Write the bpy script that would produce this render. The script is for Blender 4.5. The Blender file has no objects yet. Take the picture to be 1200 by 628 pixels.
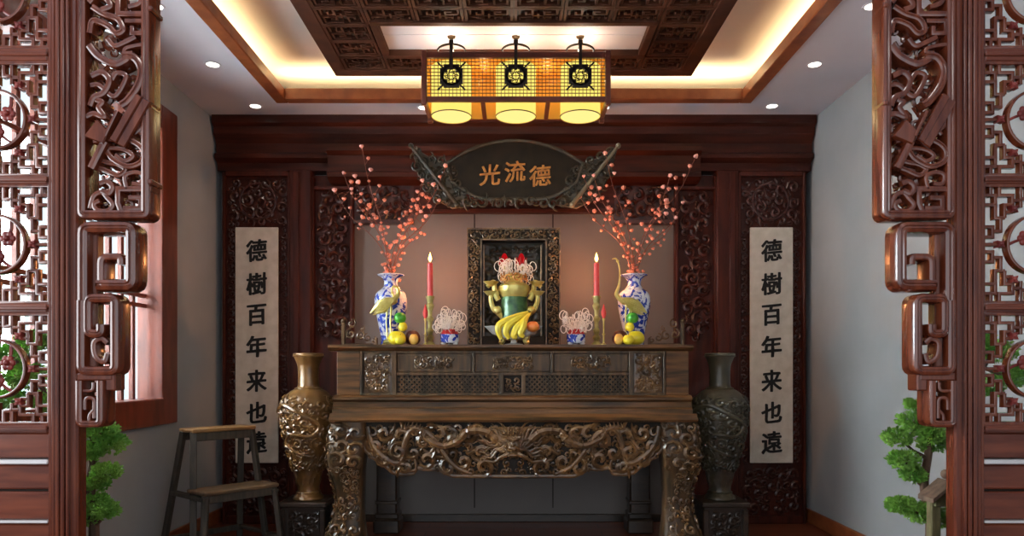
import bpy, math, random
from mathutils import Vector, Matrix, noise
PI = math.pi
SC = bpy.context.scene
COL = SC.collection
# ------------------------------------------------------------------ camera, world, light
EYE = 1.12; F = 850.0; VX, VY = 602.0, 432.0
cam = bpy.data.cameras.new('camera'); camo = bpy.data.objects.new('camera', cam); COL.objects.link(camo)
camo.location = (0, 0, EYE); camo.rotation_euler = (PI/2, 0, 0)
cam.sensor_width = 36; cam.lens = F/1200*36
cam.shift_x = (600-VX)/1200; cam.shift_y = (VY-314)/1200
cam.clip_start = 0.05
SC.camera = camo
SC.view_settings.view_transform = 'Standard'; SC.view_settings.look = 'None'
SC.view_settings.gamma = 1; SC.view_settings.use_curve_mapping = False
SC.view_settings.exposure = 0.0
w = bpy.data.worlds.new('sky'); SC.world = w; w.use_nodes = True
w.node_tree.nodes['Background'].inputs[0].default_value = (0.86, 0.93, 1.0, 1)
w.node_tree.nodes['Background'].inputs[1].default_value = 1.5

def aim(o, d): o.rotation_euler = Vector(d).to_track_quat('-Z', 'Y').to_euler()
def area(name, loc, d, sx, sy, power, col=(1, 1, 1), spread=PI):
    l = bpy.data.lights.new(name, 'AREA'); l.shape = 'RECTANGLE'; l.size = sx; l.size_y = sy
    l.energy = power; l.color = col; l.spread = spread
    o = bpy.data.objects.new(name, l); COL.objects.link(o); o.location = loc; aim(o, d); return o
def point(name, loc, power, col, r=0.02):
    l = bpy.data.lights.new(name, 'POINT'); l.energy = power; l.color = col; l.shadow_soft_size = r
    o = bpy.data.objects.new(name, l); COL.objects.link(o); o.location = loc; return o
def spot(name, loc, d, power, col, ang, blend=0.6, r=0.03):
    l = bpy.data.lights.new(name, 'SPOT'); l.energy = power; l.color = col; l.spot_size = ang; l.spot_blend = blend; l.shadow_soft_size = r
    o = bpy.data.objects.new(name, l); COL.objects.link(o); o.location = loc; aim(o, d); return o
CEIL = 2.92
area('window_daylight', (-2.95, 3.4, 1.75), (1, 0.05, -0.10), 2.2, 1.6, 230, (0.93, 0.96, 1.0), 2.3)
area('camera_side_fill', (-0.6, -1.9, 1.9), (0.12, 1, -0.06), 4.2, 2.0, 9, (0.93, 0.96, 1.0))  # broad cool fill added from behind the camera
for x_ in (-1.2, 1.2): area('hall_glint_fill', (x_, 0.9, 3.1), (0, 0.25, -1), 0.3, 0.3, 6, (1, 0.95, 0.9))  # small overhead fills added for glints on the carved rosewood, no fixtures
area('hall_side_fill', (-3.45, 0.9, 1.7), (1, 0.30, 0), 1.6, 1.7, 60, (0.93, 0.96, 1.0))  # side fill added to bring out the posts and scroll bars
WARM = (1.0, 0.72, 0.36)
for nm, loc, sx, sy, rz in (('cove_light', (-1.66, 3.7, 2.965), 0.04, 2.3, 0), ('cove_light', (1.66, 3.7, 2.965), 0.04, 2.3, 0),
                            ('cove_light', (0, 4.95, 2.965), 3.2, 0.04, 0), ('cove_light', (0, 2.44, 2.965), 3.2, 0.04, 0)):
    o = area(nm, loc, (0, 0, 1), sx, sy, 4.8 if sx < 1 else 11, WARM, 2.1)
    o.rotation_euler = (PI, 0, 0)
DOWN = [(-1.78, 3.60), (-1.78, 4.29), (-1.77, 4.97), (1.78, 3.60), (1.78, 4.29), (1.77, 4.97), (-0.62, 5.0), (0.62, 5.0)]
for x, y in DOWN:
    spot('downlight_beam', (x, y, CEIL-0.02), (0, 0, -1), 4, (1, 0.88, 0.76), math.radians(95), 0.9)
for px in (529, 604.5, 680):
    point('lantern_bulb', ((px-602)/209, 4.07, 2.875), 2.2, (1, 0.86, 0.66), 0.03)
    point('lantern_bulb', ((px-602)/209, 4.07, 2.50), 1.3, (1, 0.78, 0.42), 0.05)
for q in (508, 567, 641, 701):
    point('lantern_paper_fill', ((q-602)/209, 4.05, 2.72), 0.55, (1, 0.74, 0.36), 0.02)  # fill added between the shades so the amber paper glows
for px in (504, 699):
    point('candle_glow', ((px-602)/183, 4.78, 1.83), 12, (1, 0.36, 0.12), 0.012)

# ------------------------------------------------------------------ materials
def lin(c):
    r = []
    for v in c:
        v = v/255.0
        r.append(v/12.92 if v <= 0.04045 else ((v+0.055)/1.055)**2.4)
    return (r[0], r[1], r[2], 1)
def base_mat(name, col, rough=0.5, metal=0.0, coat=0.0):
    m = bpy.data.materials.new(name); m.use_nodes = True
    b = m.node_tree.nodes['Principled BSDF']
    b.inputs['Base Color'].default_value = lin(col); b.inputs['Roughness'].default_value = rough
    b.inputs['Metallic'].default_value = metal; b.inputs['Coat Weight'].default_value = coat
    b.inputs['Coat Roughness'].default_value = 0.15
    b.inputs['Specular IOR Level'].default_value = 0.22 if any(q in name for q in ('dark_red', 'altar_board', 'altar_post', 'altar_ground', 'lacquer', 'coffer')) else 0.5
    return m, b, m.node_tree
def noisy(name, c1, c2, rough=0.5, metal=0.0, coat=0.0, scale=8, stretch=(1, 1, 1), detail=4, bump=0.0, bscale=None, lo=0.35, hi=0.65):
    m, b, nt = base_mat(name, c1, rough, metal, coat)
    tc = nt.nodes.new('ShaderNodeTexCoord'); mp = nt.nodes.new('ShaderNodeMapping'); mp.inputs['Scale'].default_value = stretch
    n = nt.nodes.new('ShaderNodeTexNoise'); n.inputs['Scale'].default_value = scale; n.inputs['Detail'].default_value = detail
    r = nt.nodes.new('ShaderNodeValToRGB')
    r.color_ramp.elements[0].position = lo; r.color_ramp.elements[1].position = hi
    r.color_ramp.elements[0].color = lin(c1); r.color_ramp.elements[1].color = lin(c2)
    nt.links.new(tc.outputs['Object'], mp.inputs[0]); nt.links.new(mp.outputs[0], n.inputs['Vector'])
    nt.links.new(n.outputs[0], r.inputs[0]); nt.links.new(r.outputs[0], b.inputs['Base Color'])
    if bump:
        bp = nt.nodes.new('ShaderNodeBump'); bp.inputs['Strength'].default_value = bump; bp.inputs['Distance'].default_value = 0.01
        if bscale:
            n2 = nt.nodes.new('ShaderNodeTexNoise'); n2.inputs['Scale'].default_value = bscale; n2.inputs['Detail'].default_value = 3
            nt.links.new(tc.outputs['Object'], n2.inputs['Vector']); nt.links.new(n2.outputs[0], bp.inputs['Height'])
        else: nt.links.new(n.outputs[0], bp.inputs['Height'])
        nt.links.new(bp.outputs[0], b.inputs['Normal'])
    return m
def emis(name, col, st):
    m = bpy.data.materials.new(name); m.use_nodes = True; nt = m.node_tree
    nt.nodes.remove(nt.nodes['Principled BSDF'])
    e = nt.nodes.new('ShaderNodeEmission'); e.inputs[0].default_value = lin(col); e.inputs[1].default_value = st
    nt.links.new(e.outputs[0], nt.nodes['Material Output'].inputs[0]); return m
M = {}
M['rosewood'] = noisy('rosewood', (80, 33, 19), (112, 55, 33), 0.22, 0, 0.7, 6, (6, 6, 0.7), 5, 0.04)
M['rosewood_h'] = noisy('rosewood_board', (86, 37, 22), (118, 58, 36), 0.3, 0, 0.4, 6, (0.7, 6, 6), 5, 0.04)
M['panelwood'] = noisy('dark_red_wood', (52, 16, 8), (78, 30, 16), 0.5, 0, 0.06, 5, (5, 5, 0.6), 5, 0.05)
M['panelwood_h'] = noisy('dark_red_beam', (48, 16, 8), (76, 30, 16), 0.5, 0, 0.06, 5, (0.5, 5, 5), 5, 0.05)
M['carvered'] = noisy('carved_red_wood', (46, 16, 10), (74, 29, 17), 0.38, 0, 0.12, 30, (1, 1, 1), 3)
M['altar_h'] = noisy('altar_board_wood', (52, 38, 24), (108, 70, 38), 0.40, 0, 0.12, 4, (0.8, 7, 9), 6, 0.05)
M['altar_v'] = noisy('altar_post_wood', (50, 40, 27), (90, 64, 38), 0.42, 0, 0.1, 4, (7, 7, 0.8), 6, 0.05)
M['altar_c'] = noisy('altar_carved_wood', (62, 46, 30), (118, 84, 48), 0.3, 0, 0.35, 9, (1, 1, 1), 4)
M['altar_dark'] = noisy('altar_ground_wood', (26, 21, 16), (40, 31, 22), 0.6, 0, 0.0, 14)
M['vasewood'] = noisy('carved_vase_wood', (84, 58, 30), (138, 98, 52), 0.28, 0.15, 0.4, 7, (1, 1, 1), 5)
M['vasewood_shaded'] = noisy('shaded_carved_vase_wood', (44, 42, 34), (74, 66, 46), 0.4, 0, 0.3, 7, (1, 1, 1), 5)  # darker copy of the vase wood, right-hand shade put into the colour
M['stand'] = noisy('dark_stand_wood', (36, 28, 22), (58, 42, 30), 0.4, 0, 0.3, 7, (1, 1, 4), 5)
M['frame_c'] = noisy('bronze_brown_carving', (58, 48, 36), (112, 92, 62), 0.32, 0.2, 0.3, 24)
M['plaque'] = noisy('dark_olive_lacquer', (22, 16, 9), (36, 26, 14), 0.6, 0.0, 0.0, 12)
M['plaque_g'] = noisy('green_brown_carving', (32, 36, 28), (60, 46, 26), 0.45, 0.0, 0.1, 20)
M['gold'] = noisy('gold_leaf', (150, 96, 42), (186, 126, 58), 0.5, 0.3, 0, 30)
M['brass'] = noisy('polished_brass', (190, 170, 84), (226, 214, 136), 0.28, 0.5, 0, 12)
M['oldbrass'] = noisy('aged_brass', (132, 126, 70), (196, 190, 124), 0.3, 0.35, 0, 18)
M['greenbody'] = noisy('green_patina', (34, 74, 50), (70, 110, 66), 0.35, 0.2, 0.3, 25)
M['wall'] = noisy('grey_plaster', (158, 162, 164), (165, 169, 171), 0.75, 0, 0, 3, (1, 1, 1), 3, 0.05, 90)
M['innerwall'] = noisy('taupe_wall_panel', (102, 95, 91), (109, 102, 97), 0.5, 0, 0, 2)
M['ceil'] = noisy('white_ceiling', (214, 214, 224), (220, 220, 230), 0.8, 0, 0, 2)
M['coveceil'] = noisy('cove_paint', (236, 232, 226), (240, 236, 230), 0.8, 0, 0, 2)
M['lip'] = noisy('orange_brown_trim', (128, 66, 36), (156, 88, 48), 0.4, 0, 0.2, 5, (2, 2, 2), 4)
M['coffer'] = noisy('coffer_wood', (60, 32, 20), (82, 46, 28), 0.6, 0, 0.0, 7, (1, 1, 1), 4)
M['coffer_d'] = noisy('coffer_ground', (40, 24, 16), (52, 32, 20), 0.5, 0, 0.1, 7)
M['window'] = noisy('window_frame_wood', (96, 42, 28), (124, 58, 40), 0.35, 0, 0.2, 5, (4, 4, 0.8), 5)
M['floor'] = None
M['grey_stool'] = noisy('weathered_grey_wood', (56, 52, 46), (80, 72, 60), 0.6, 0, 0, 5, (8, 8, 1), 5, 0.15)
M['tan_stool'] = noisy('worn_tan_board', (118, 86, 54), (170, 126, 74), 0.5, 0, 0.1, 6, (1, 8, 8), 5, 0.1)
M['step_stool'] = noisy('worn_brown_board', (84, 66, 48), (124, 96, 66), 0.55, 0, 0.1, 6, (1, 8, 8), 5, 0.1)
M['redwax'] = noisy('red_wax', (206, 54, 56), (222, 74, 72), 0.4, 0, 0.2, 6)
M['wick'] = base_mat('burnt_wick', (24, 20, 18), 0.8)[0]
M['flame'] = emis('flame', (255, 206, 96), 14)
M['redlamp'] = emis('red_lamp_glow', (190, 20, 26), 0.8)
M['downlight'] = emis('downlight_glow', (255, 246, 230), 6)
M['shade'] = emis('lamp_shade_glow', (252, 228, 112), 1.15)
M['bulbend'] = emis('lamp_shade_end_glow', (255, 232, 140), 1.15)
M['lantern_wood'] = noisy('lantern_dark_wood', (78, 30, 18), (104, 44, 26), 0.4, 0, 0.2, 10, (1, 1, 1), 3)
M['black_iron'] = base_mat('black_iron', (36, 22, 16), 0.5, 0.3)[0]
M['chain'] = base_mat('chain_metal', (90, 74, 56), 0.35, 0.9)[0]
M['ink'] = base_mat('black_ink', (18, 18, 18), 0.75)[0]
M['paperroll'] = noisy('cream_scroll_paper', (196, 186, 170), (216, 208, 194), 0.7, 0, 0, 14, (1, 1, 1), 6, 0.0, None, 0.3, 0.7)
M['white'] = noisy('white_porcelain', (226, 226, 232), (236, 236, 240), 0.15, 0, 0.5, 5)
M['ash'] = noisy('pale_incense_ash', (236, 228, 218), (246, 240, 232), 0.7, 0, 0, 60)
M['redband'] = noisy('red_incense', (150, 24, 26), (190, 36, 34), 0.5, 0, 0, 40)
M['banana'] = noisy('banana_peel', (226, 202, 52), (240, 222, 84), 0.4, 0, 0.1, 14)
M['bananatip'] = noisy('banana_tip', (80, 92, 34), (116, 110, 40), 0.5, 0, 0, 14)
M['apple'] = noisy('red_orange_apple', (206, 84, 42), (226, 140, 60), 0.3, 0, 0.3, 10)
M['yellowfruit'] = noisy('yellow_fruit', (226, 206, 30), (240, 222, 60), 0.35, 0, 0.2, 10)
M['peach'] = noisy('peach_fruit', (226, 160, 70), (236, 196, 96), 0.4, 0, 0.1, 12)
M['greenfruit'] = noisy('green_fruit', (48, 140, 34), (78, 170, 50), 0.4, 0, 0.2, 16)
M['darkfruit'] = noisy('dark_purple_fruit', (60, 24, 26), (88, 34, 34), 0.35, 0, 0.2, 16)
M['leafy'] = noisy('bonsai_leaf', (84, 146, 48), (156, 204, 92), 0.6, 0, 0, 14, (1, 1, 1), 2, 0, None, 0.3, 0.7)
M['bark'] = noisy('bonsai_bark', (72, 56, 44), (116, 92, 74), 0.8, 0, 0, 30, (1, 1, .4), 5, 0.4)
M['pot'] = noisy('bonsai_pot_glaze', (56, 52, 54), (76, 70, 68), 0.3, 0, 0.4, 8)
M['twig'] = noisy('red_brown_twig', (104, 52, 38), (132, 72, 50), 0.6, 0, 0, 20)
M['bud'] = noisy('coral_blossom', (196, 104, 84), (222, 142, 116), 0.5, 0, 0, 60)
M['bud_pale'] = noisy('pale_pink_blossom', (226, 146, 134), (240, 178, 164), 0.5, 0, 0, 60)
M['flowerred'] = noisy('dark_red_carved_flower', (96, 34, 32), (134, 56, 48), 0.3, 0, 0.4, 20)
M['mossy'] = noisy('mossy_post_wood', (86, 84, 52), (112, 104, 70), 0.8, 0, 0, 12, (6, 6, 1), 5, 0.2)
M['highlight'] = base_mat('painted_highlight', (222, 220, 220), 0.35, 0.4)[0]  # pale colour standing in for light on a glossy bevel
M['swordblade'] = base_mat('pale_blade', (120, 112, 92), 0.35, 0.3)[0]
def glass_mat():
    m, b, nt = base_mat('clear_glass', (220, 230, 230), 0.03)
    b.inputs['Transmission Weight'].default_value = 1.0; b.inputs['IOR'].default_value = 1.15; return m
def dish_mat():
    m, b, nt = base_mat('frosted_dish_glass', (226, 232, 232), 0.12, 0, 0.5)
    b.inputs['Transmission Weight'].default_value = 0.6; b.inputs['IOR'].default_value = 1.3; return m
M['dish'] = dish_mat()
M['glass'] = glass_mat()
def floor_mat():
    m, b, nt = base_mat('floor_boards', (120, 60, 40), 0.35, 0, 0.2)
    tc = nt.nodes.new('ShaderNodeTexCoord'); mp = nt.nodes.new('ShaderNodeMapping')
    br = nt.nodes.new('ShaderNodeTexBrick'); br.inputs['Scale'].default_value = 1.0
    br.inputs['Brick Width'].default_value = 1.2; br.inputs['Row Height'].default_value = 0.12; br.inputs['Mortar Size'].default_value = 0.003
    br.inputs['Color1'].default_value = lin((112, 54, 34)); br.inputs['Color2'].default_value = lin((136, 70, 44)); br.inputs['Mortar'].default_value = lin((40, 20, 14))
    n = nt.nodes.new('ShaderNodeTexNoise'); n.inputs['Scale'].default_value = 6; n.inputs['Detail'].default_value = 5
    mp2 = nt.nodes.new('ShaderNodeMapping'); mp2.inputs['Scale'].default_value = (0.6, 8, 1)
    mx = nt.nodes.new('ShaderNodeMix'); mx.data_type = 'RGBA'; mx.blend_type = 'MULTIPLY'; mx.inputs[0].default_value = 0.5
    nt.links.new(tc.outputs['Object'], mp.inputs[0]); nt.links.new(mp.outputs[0], br.inputs['Vector'])
    nt.links.new(tc.outputs['Object'], mp2.inputs[0]); nt.links.new(mp2.outputs[0], n.inputs['Vector'])
    nt.links.new(br.outputs[0], mx.inputs[6]); nt.links.new(n.outputs[0], mx.inputs[7]); nt.links.new(mx.outputs[2], b.inputs['Base Color'])
    return m
M['floor'] = floor_mat()
def blue_white():
    m, b, nt = base_mat('blue_and_white_porcelain', (230, 232, 240), 0.12, 0, 0.6)
    tc = nt.nodes.new('ShaderNodeTexCoord')
    n = nt.nodes.new('ShaderNodeTexNoise'); n.inputs['Scale'].default_value = 20; n.inputs['Detail'].default_value = 2; n.inputs['Distortion'].default_value = 1.2
    v = nt.nodes.new('ShaderNodeTexVoronoi'); v.inputs['Scale'].default_value = 26; v.feature = 'DISTANCE_TO_EDGE'
    r = nt.nodes.new('ShaderNodeValToRGB'); e = r.color_ramp.elements
    e[0].position = 0.455; e[0].color = lin((40, 66, 172)); e[1].position = 0.505; e[1].color = lin((228, 232, 242))
    r2 = nt.nodes.new('ShaderNodeValToRGB'); e = r2.color_ramp.elements
    e[0].position = 0.05; e[0].color = lin((40, 62, 168)); e[1].position = 0.09; e[1].color = (1, 1, 1, 1)
    mx = nt.nodes.new('ShaderNodeMix'); mx.data_type = 'RGBA'; mx.blend_type = 'MULTIPLY'; mx.inputs[0].default_value = 0.2
    nt.links.new(tc.outputs['Object'], n.inputs['Vector']); nt.links.new(tc.outputs['Object'], v.inputs['Vector'])
    nt.links.new(n.outputs[0], r.inputs[0]); nt.links.new(v.outputs['Distance'], r2.inputs[0])
    nt.links.new(r.outputs[0], mx.inputs[6]); nt.links.new(r2.outputs[0], mx.inputs[7]); nt.links.new(mx.outputs[2], b.inputs['Base Color'])
    return m
M['bluewhite'] = blue_white()
def amber():
    m = bpy.data.materials.new('amber_lantern_paper'); m.use_nodes = True; nt = m.node_tree
    nt.nodes.remove(nt.nodes['Principled BSDF'])
    t = nt.nodes.new('ShaderNodeBsdfTranslucent'); t.inputs[0].default_value = lin((252, 190, 96))
    d = nt.nodes.new('ShaderNodeBsdfDiffuse'); d.inputs[0].default_value = lin((252, 196, 104))
    mx = nt.nodes.new('ShaderNodeMixShader'); nt.links.new(t.outputs[0], mx.inputs[1]); nt.links.new(d.outputs[0], mx.inputs[2])
    nt.links.new(mx.outputs[0], nt.nodes['Material Output'].inputs[0]); return m
M['amber'] = amber()

# ------------------------------------------------------------------ mesh builder
WL = {}
class MB:
    def __init__(s): s.v = []; s.f = []; s.map = None
    def add(s, vs, fs):
        o = len(s.v)
        if s.map: vs = [s.map(p) for p in vs]
        s.v.extend([tuple(p) for p in vs]); s.f.extend([tuple(i+o for i in f) for f in fs])
    def box(s, x0, x1, y0, y1, z0, z1, b=0.0, rot=None):
        if x0 > x1: x0, x1 = x1, x0
        if y0 > y1: y0, y1 = y1, y0
        if z0 > z1: z0, z1 = z1, z0
        c = Vector(((x0+x1)/2, (y0+y1)/2, (z0+z1)/2)); h = ((x1-x0)/2, (y1-y0)/2, (z1-z0)/2)
        b = min(b, min(h)*0.45)
        if b <= 0:
            vs = [Vector((i*h[0], j*h[1], k*h[2])) for i in (-1, 1) for j in (-1, 1) for k in (-1, 1)]
            fs = [(0, 1, 3, 2), (4, 6, 7, 5), (0, 4, 5, 1), (2, 3, 7, 6), (0, 2, 6, 4), (1, 5, 7, 3)]
        else:
            idx = {}; vs = []
            for i in (-1, 1):
                for j in (-1, 1):
                    for k in (-1, 1):
                        sg = (i, j, k)
                        for a in range(3):
                            idx[(sg, a)] = len(vs)
                            vs.append(Vector([sg[q]*(h[q] if q == a else h[q]-b) for q in range(3)]))
            fs = []
            def put(f):
                n = (vs[f[1]]-vs[f[0]]).cross(vs[f[2]]-vs[f[0]])
                m = sum((vs[i] for i in f), Vector())
                fs.append(tuple(f) if n.dot(m) > 0 else tuple(reversed(f)))
            for a in range(3):
                p, q = [t for t in range(3) if t != a]
                for sa in (-1, 1):
                    f = []
                    for sp, sq in ((-1, -1), (1, -1), (1, 1), (-1, 1)):
                        sg = [0, 0, 0]; sg[a] = sa; sg[p] = sp; sg[q] = sq; f.append(idx[(tuple(sg), a)])
                    put(f)
                for sp in (-1, 1):
                    for sq in (-1, 1):
                        A = [0, 0, 0]; B = [0, 0, 0]; A[a] = -1; B[a] = 1; A[p] = B[p] = sp; A[q] = B[q] = sq
                        A = tuple(A); B = tuple(B)
                        put([idx[(A, p)], idx[(B, p)], idx[(B, q)], idx[(A, q)]])
            for i in (-1, 1):
                for j in (-1, 1):
                    for k in (-1, 1): put([idx[((i, j, k), a)] for a in range(3)])
        if rot: vs = [rot @ p for p in vs]
        s.add([p+c for p in vs], fs)
    def lathe(s, c, prof, seg=24, fn=None, cap=True):
        vs = []; n = len(prof)
        for r, z in prof:
            for k in range(seg):
                a = 2*PI*k/seg; rr = r
                if fn: rr = r+fn(a, z)
                vs.append((c[0]+rr*math.cos(a), c[1]+rr*math.sin(a), c[2]+z))
        fs = [(i*seg+k, i*seg+(k+1) % seg, (i+1)*seg+(k+1) % seg, (i+1)*seg+k) for i in range(n-1) for k in range(seg)]
        if cap: fs.append(tuple(range(seg-1, -1, -1))); fs.append(tuple((n-1)*seg+k for k in range(seg)))
        s.add(vs, fs)
    def ball(s, c, r, seg=12, rings=8, sc=(1, 1, 1)):
        vs = [Vector((0, 0, -1))]; fs = []
        for i in range(1, rings):
            t = PI*i/rings
            for k in range(seg):
                a = 2*PI*k/seg; vs.append(Vector((math.sin(t)*math.cos(a), math.sin(t)*math.sin(a), -math.cos(t))))
        vs.append(Vector((0, 0, 1))); L = len(vs)-1
        for k in range(seg):
            fs.append((0, 1+(k+1) % seg, 1+k)); fs.append((L, L-seg+k, L-seg+(k+1) % seg))
            for i in range(rings-2):
                a = 1+i*seg
                fs.append((a+k, a+(k+1) % seg, a+seg+(k+1) % seg, a+seg+k))
        s.add([(c[0]+p.x*r*sc[0], c[1]+p.y*r*sc[1], c[2]+p.z*r*sc[2]) for p in vs], fs)
    def tube(s, pts, rad, seg=8, flat=None):
        pts = [Vector(p) for p in pts]; n = len(pts)
        if not hasattr(rad, '__len__'): rad = [rad]*n
        t0 = (pts[1]-pts[0]).normalized()
        up = Vector((0, 1, 0)) if abs(t0.y) < 0.9 else Vector((1, 0, 0))
        nn = (up-t0*up.dot(t0)).normalized(); vs = []
        for i in range(n):
            t = (pts[min(i+1, n-1)]-pts[max(i-1, 0)]).normalized()
            nn = nn-t*nn.dot(t)
            nn = nn.normalized() if nn.length > 1e-6 else t.orthogonal().normalized()
            b = t.cross(nn)
            for k in range(seg):
                a = 2*PI*k/seg
                vs.append(pts[i]+nn*(rad[i]*math.cos(a)*(flat or 1))+b*(rad[i]*math.sin(a)))
        fs = [(i*seg+k, i*seg+(k+1) % seg, (i+1)*seg+(k+1) % seg, (i+1)*seg+k) for i in range(n-1) for k in range(seg)]
        fs.append(tuple(range(seg-1, -1, -1))); fs.append(tuple((n-1)*seg+k for k in range(seg)))
        s.add(vs, fs)
    def sweep(s, pts, hw, yf, yb, closed=False, b=None, groove=0.0):
        """mitred bar following a path in the XZ plane, front at yf (towards the viewer)"""
        P = [Vector((p[0], p[1])) for p in pts]; n = len(P)
        b = hw*0.45 if b is None else b
        if groove:
            pr = [(-hw, yb), (-hw, yf+b), (-hw+b*.29, yf+b*.29), (-hw+b, yf), (-hw*0.3, yf), (-hw*0.1, yf+groove), (hw*0.1, yf+groove), (hw*0.3, yf), (hw-b, yf), (hw-b*.29, yf+b*.29), (hw, yf+b), (hw, yb)]
        else: pr = [(-hw, yb), (-hw, yf+b), (-hw+b*.29, yf+b*.29), (-hw+b, yf), (hw-b, yf), (hw-b*.29, yf+b*.29), (hw, yf+b), (hw, yb)]
        m = len(pr); vs = []
        for i in range(n):
            a = P[i-1] if (i > 0 or closed) else None; c = P[(i+1) % n] if (i < n-1 or closed) else None
            d1 = (P[i]-a).normalized() if a is not None else (c-P[i]).normalized()
            d2 = (c-P[i]).normalized() if c is not None else d1
            n1 = Vector((-d1.y, d1.x)); n2 = Vector((-d2.y, d2.x)); mm = n1+n2
            if mm.length < 1e-4: mm = n1
            else: mm = mm/max(0.35, mm.length_squared/2)
            for q, y in pr: vs.append((P[i].x+mm.x*q, y, P[i].y+mm.y*q))
        fs = []
        for i in range(n if closed else n-1):
            j = (i+1) % n
            for k in range(m): fs.append((i*m+k, i*m+(k+1) % m, j*m+(k+1) % m, j*m+k))
        if not closed: fs.append(tuple(range(m-1, -1, -1))); fs.append(tuple((n-1)*m+k for k in range(m)))
        s.add(vs, fs)
    def prism_x(s, prof, x0, x1):
        n = len(prof); vs = [(x0, y, z) for y, z in prof]+[(x1, y, z) for y, z in prof]
        s.add(vs, [(i, (i+1) % n, n+(i+1) % n, n+i) for i in range(n)]+[tuple(range(n-1, -1, -1)), tuple(range(n, 2*n))])
    def plate(s, out, yf, yb, b=0.0):
        """filled outline in XZ given thickness; outline listed once round"""
        n = len(out); c = Vector((sum(p[0] for p in out)/n, sum(p[1] for p in out)/n))
        ins = []
        for i in range(n):
            a = Vector(out[i-1]); p = Vector(out[i]); q = Vector(out[(i+1) % n])
            d1 = (p-a).normalized(); d2 = (q-p).normalized(); mm = Vector((-d1.y-d2.y, d1.x+d2.x))
            mm = mm.normalized() if mm.length > 1e-5 else Vector((0, 0))
            ins.append((p+mm*b))
        ar = sum(out[i-1][0]*out[i][1]-out[i][0]*out[i-1][1] for i in range(n))
        if ar < 0: ins = [Vector(out[i])*2-ins[i] for i in range(n)]
        vs = [(p[0], yb, p[1]) for p in out]+[(p[0], yf+b, p[1]) for p in out]+[(p.x, yf, p.y) for p in ins]
        fs = [(i, (i+1) % n, n+(i+1) % n, n+i) for i in range(n)]+[(n+i, n+(i+1) % n, 2*n+(i+1) % n, 2*n+i) for i in range(n)]
        fs += [tuple(range(n-1, -1, -1)), tuple(range(2*n, 3*n))]
        s.add(vs, fs)
    def build(s, name, mat, parent=None, origin=None, smooth=0.6):
        me = bpy.data.meshes.new(name)
        if parent is not None: o0 = WL[parent.name]
        elif origin is not None: o0 = Vector(origin)
        else:
            xs = [v[0] for v in s.v]; ys = [v[1] for v in s.v]; zs = [v[2] for v in s.v]
            o0 = Vector(((min(xs)+max(xs))/2, (min(ys)+max(ys))/2, min(zs)))
        me.from_pydata([(v[0]-o0.x, v[1]-o0.y, v[2]-o0.z) for v in s.v], [], s.f)
        me.update()
        import bmesh
        bm = bmesh.new(); bm.from_mesh(me); bmesh.ops.recalc_face_normals(bm, faces=bm.faces); bm.to_mesh(me); bm.free()
        if smooth:
            me.polygons.foreach_set('use_smooth', [True]*len(me.polygons)); me.set_sharp_from_angle(angle=smooth)
        me.materials.append(M[mat] if isinstance(mat, str) else mat)
        o = bpy.data.objects.new(name, me); COL.objects.link(o)
        if parent is not None: o.parent = parent
        else: o.location = o0
        WL[o.name] = o0.copy()
        return o
def tag(o, label, cat=None, group=None, kind=None):
    if label: o['label'] = label
    if cat: o['category'] = cat
    if group: o['group'] = group
    if kind: o['kind'] = kind
    return o
def thing(name, loc, label, cat, group=None, kind=None):
    o = bpy.data.objects.new(name, None); COL.objects.link(o); o.location = loc; o.empty_display_size = 0.05
    WL[o.name] = Vector(loc); return tag(o, label, cat, group, kind)
def struct(mb, name, mat, parent=None, **k):
    o = mb.build(name, mat, parent, **k)
    if parent is None: o['kind'] = 'structure'
    return o
def copy_tree(o, parent=None):
    c = o.copy(); COL.objects.link(c)
    if parent is not None: c.parent = parent
    for ch in list(o.children): copy_tree(ch, c)
    return c
def catmull(pts, n=8):
    P = [Vector(p) for p in pts]; P = [P[0]*2-P[1]]+P+[P[-1]*2-P[-2]]; out = []
    for i in range(1, len(P)-2):
        for k in range(n):
            t = k/n; a, b, c, d = P[i-1:i+3]
            out.append(0.5*((2*b)+(c-a)*t+(2*a-5*b+4*c-d)*t*t+(3*b-a-3*c+d)*t*t*t))
    out.append(P[-2]); return out
def rounded(pts, r, closed=False, n=4):
    P = [Vector((p[0], p[1])) for p in pts]; out = []; N = len(P)
    for i in range(N):
        if not closed and i in (0, N-1): out.append(P[i]); continue
        a, p, c = P[i-1], P[i], P[(i+1) % N]; q = min(r, (a-p).length*0.48, (c-p).length*0.48)
        A = p+(a-p).normalized()*q; C = p+(c-p).normalized()*q
        for k in range(n+1):
            t = k/n; out.append(A*(1-t)**2+p*2*t*(1-t)+C*t*t)
    return out
def px(x, s): return (x-VX)/s
def pz(y, s): return EYE-(y-VY)/s
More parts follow.
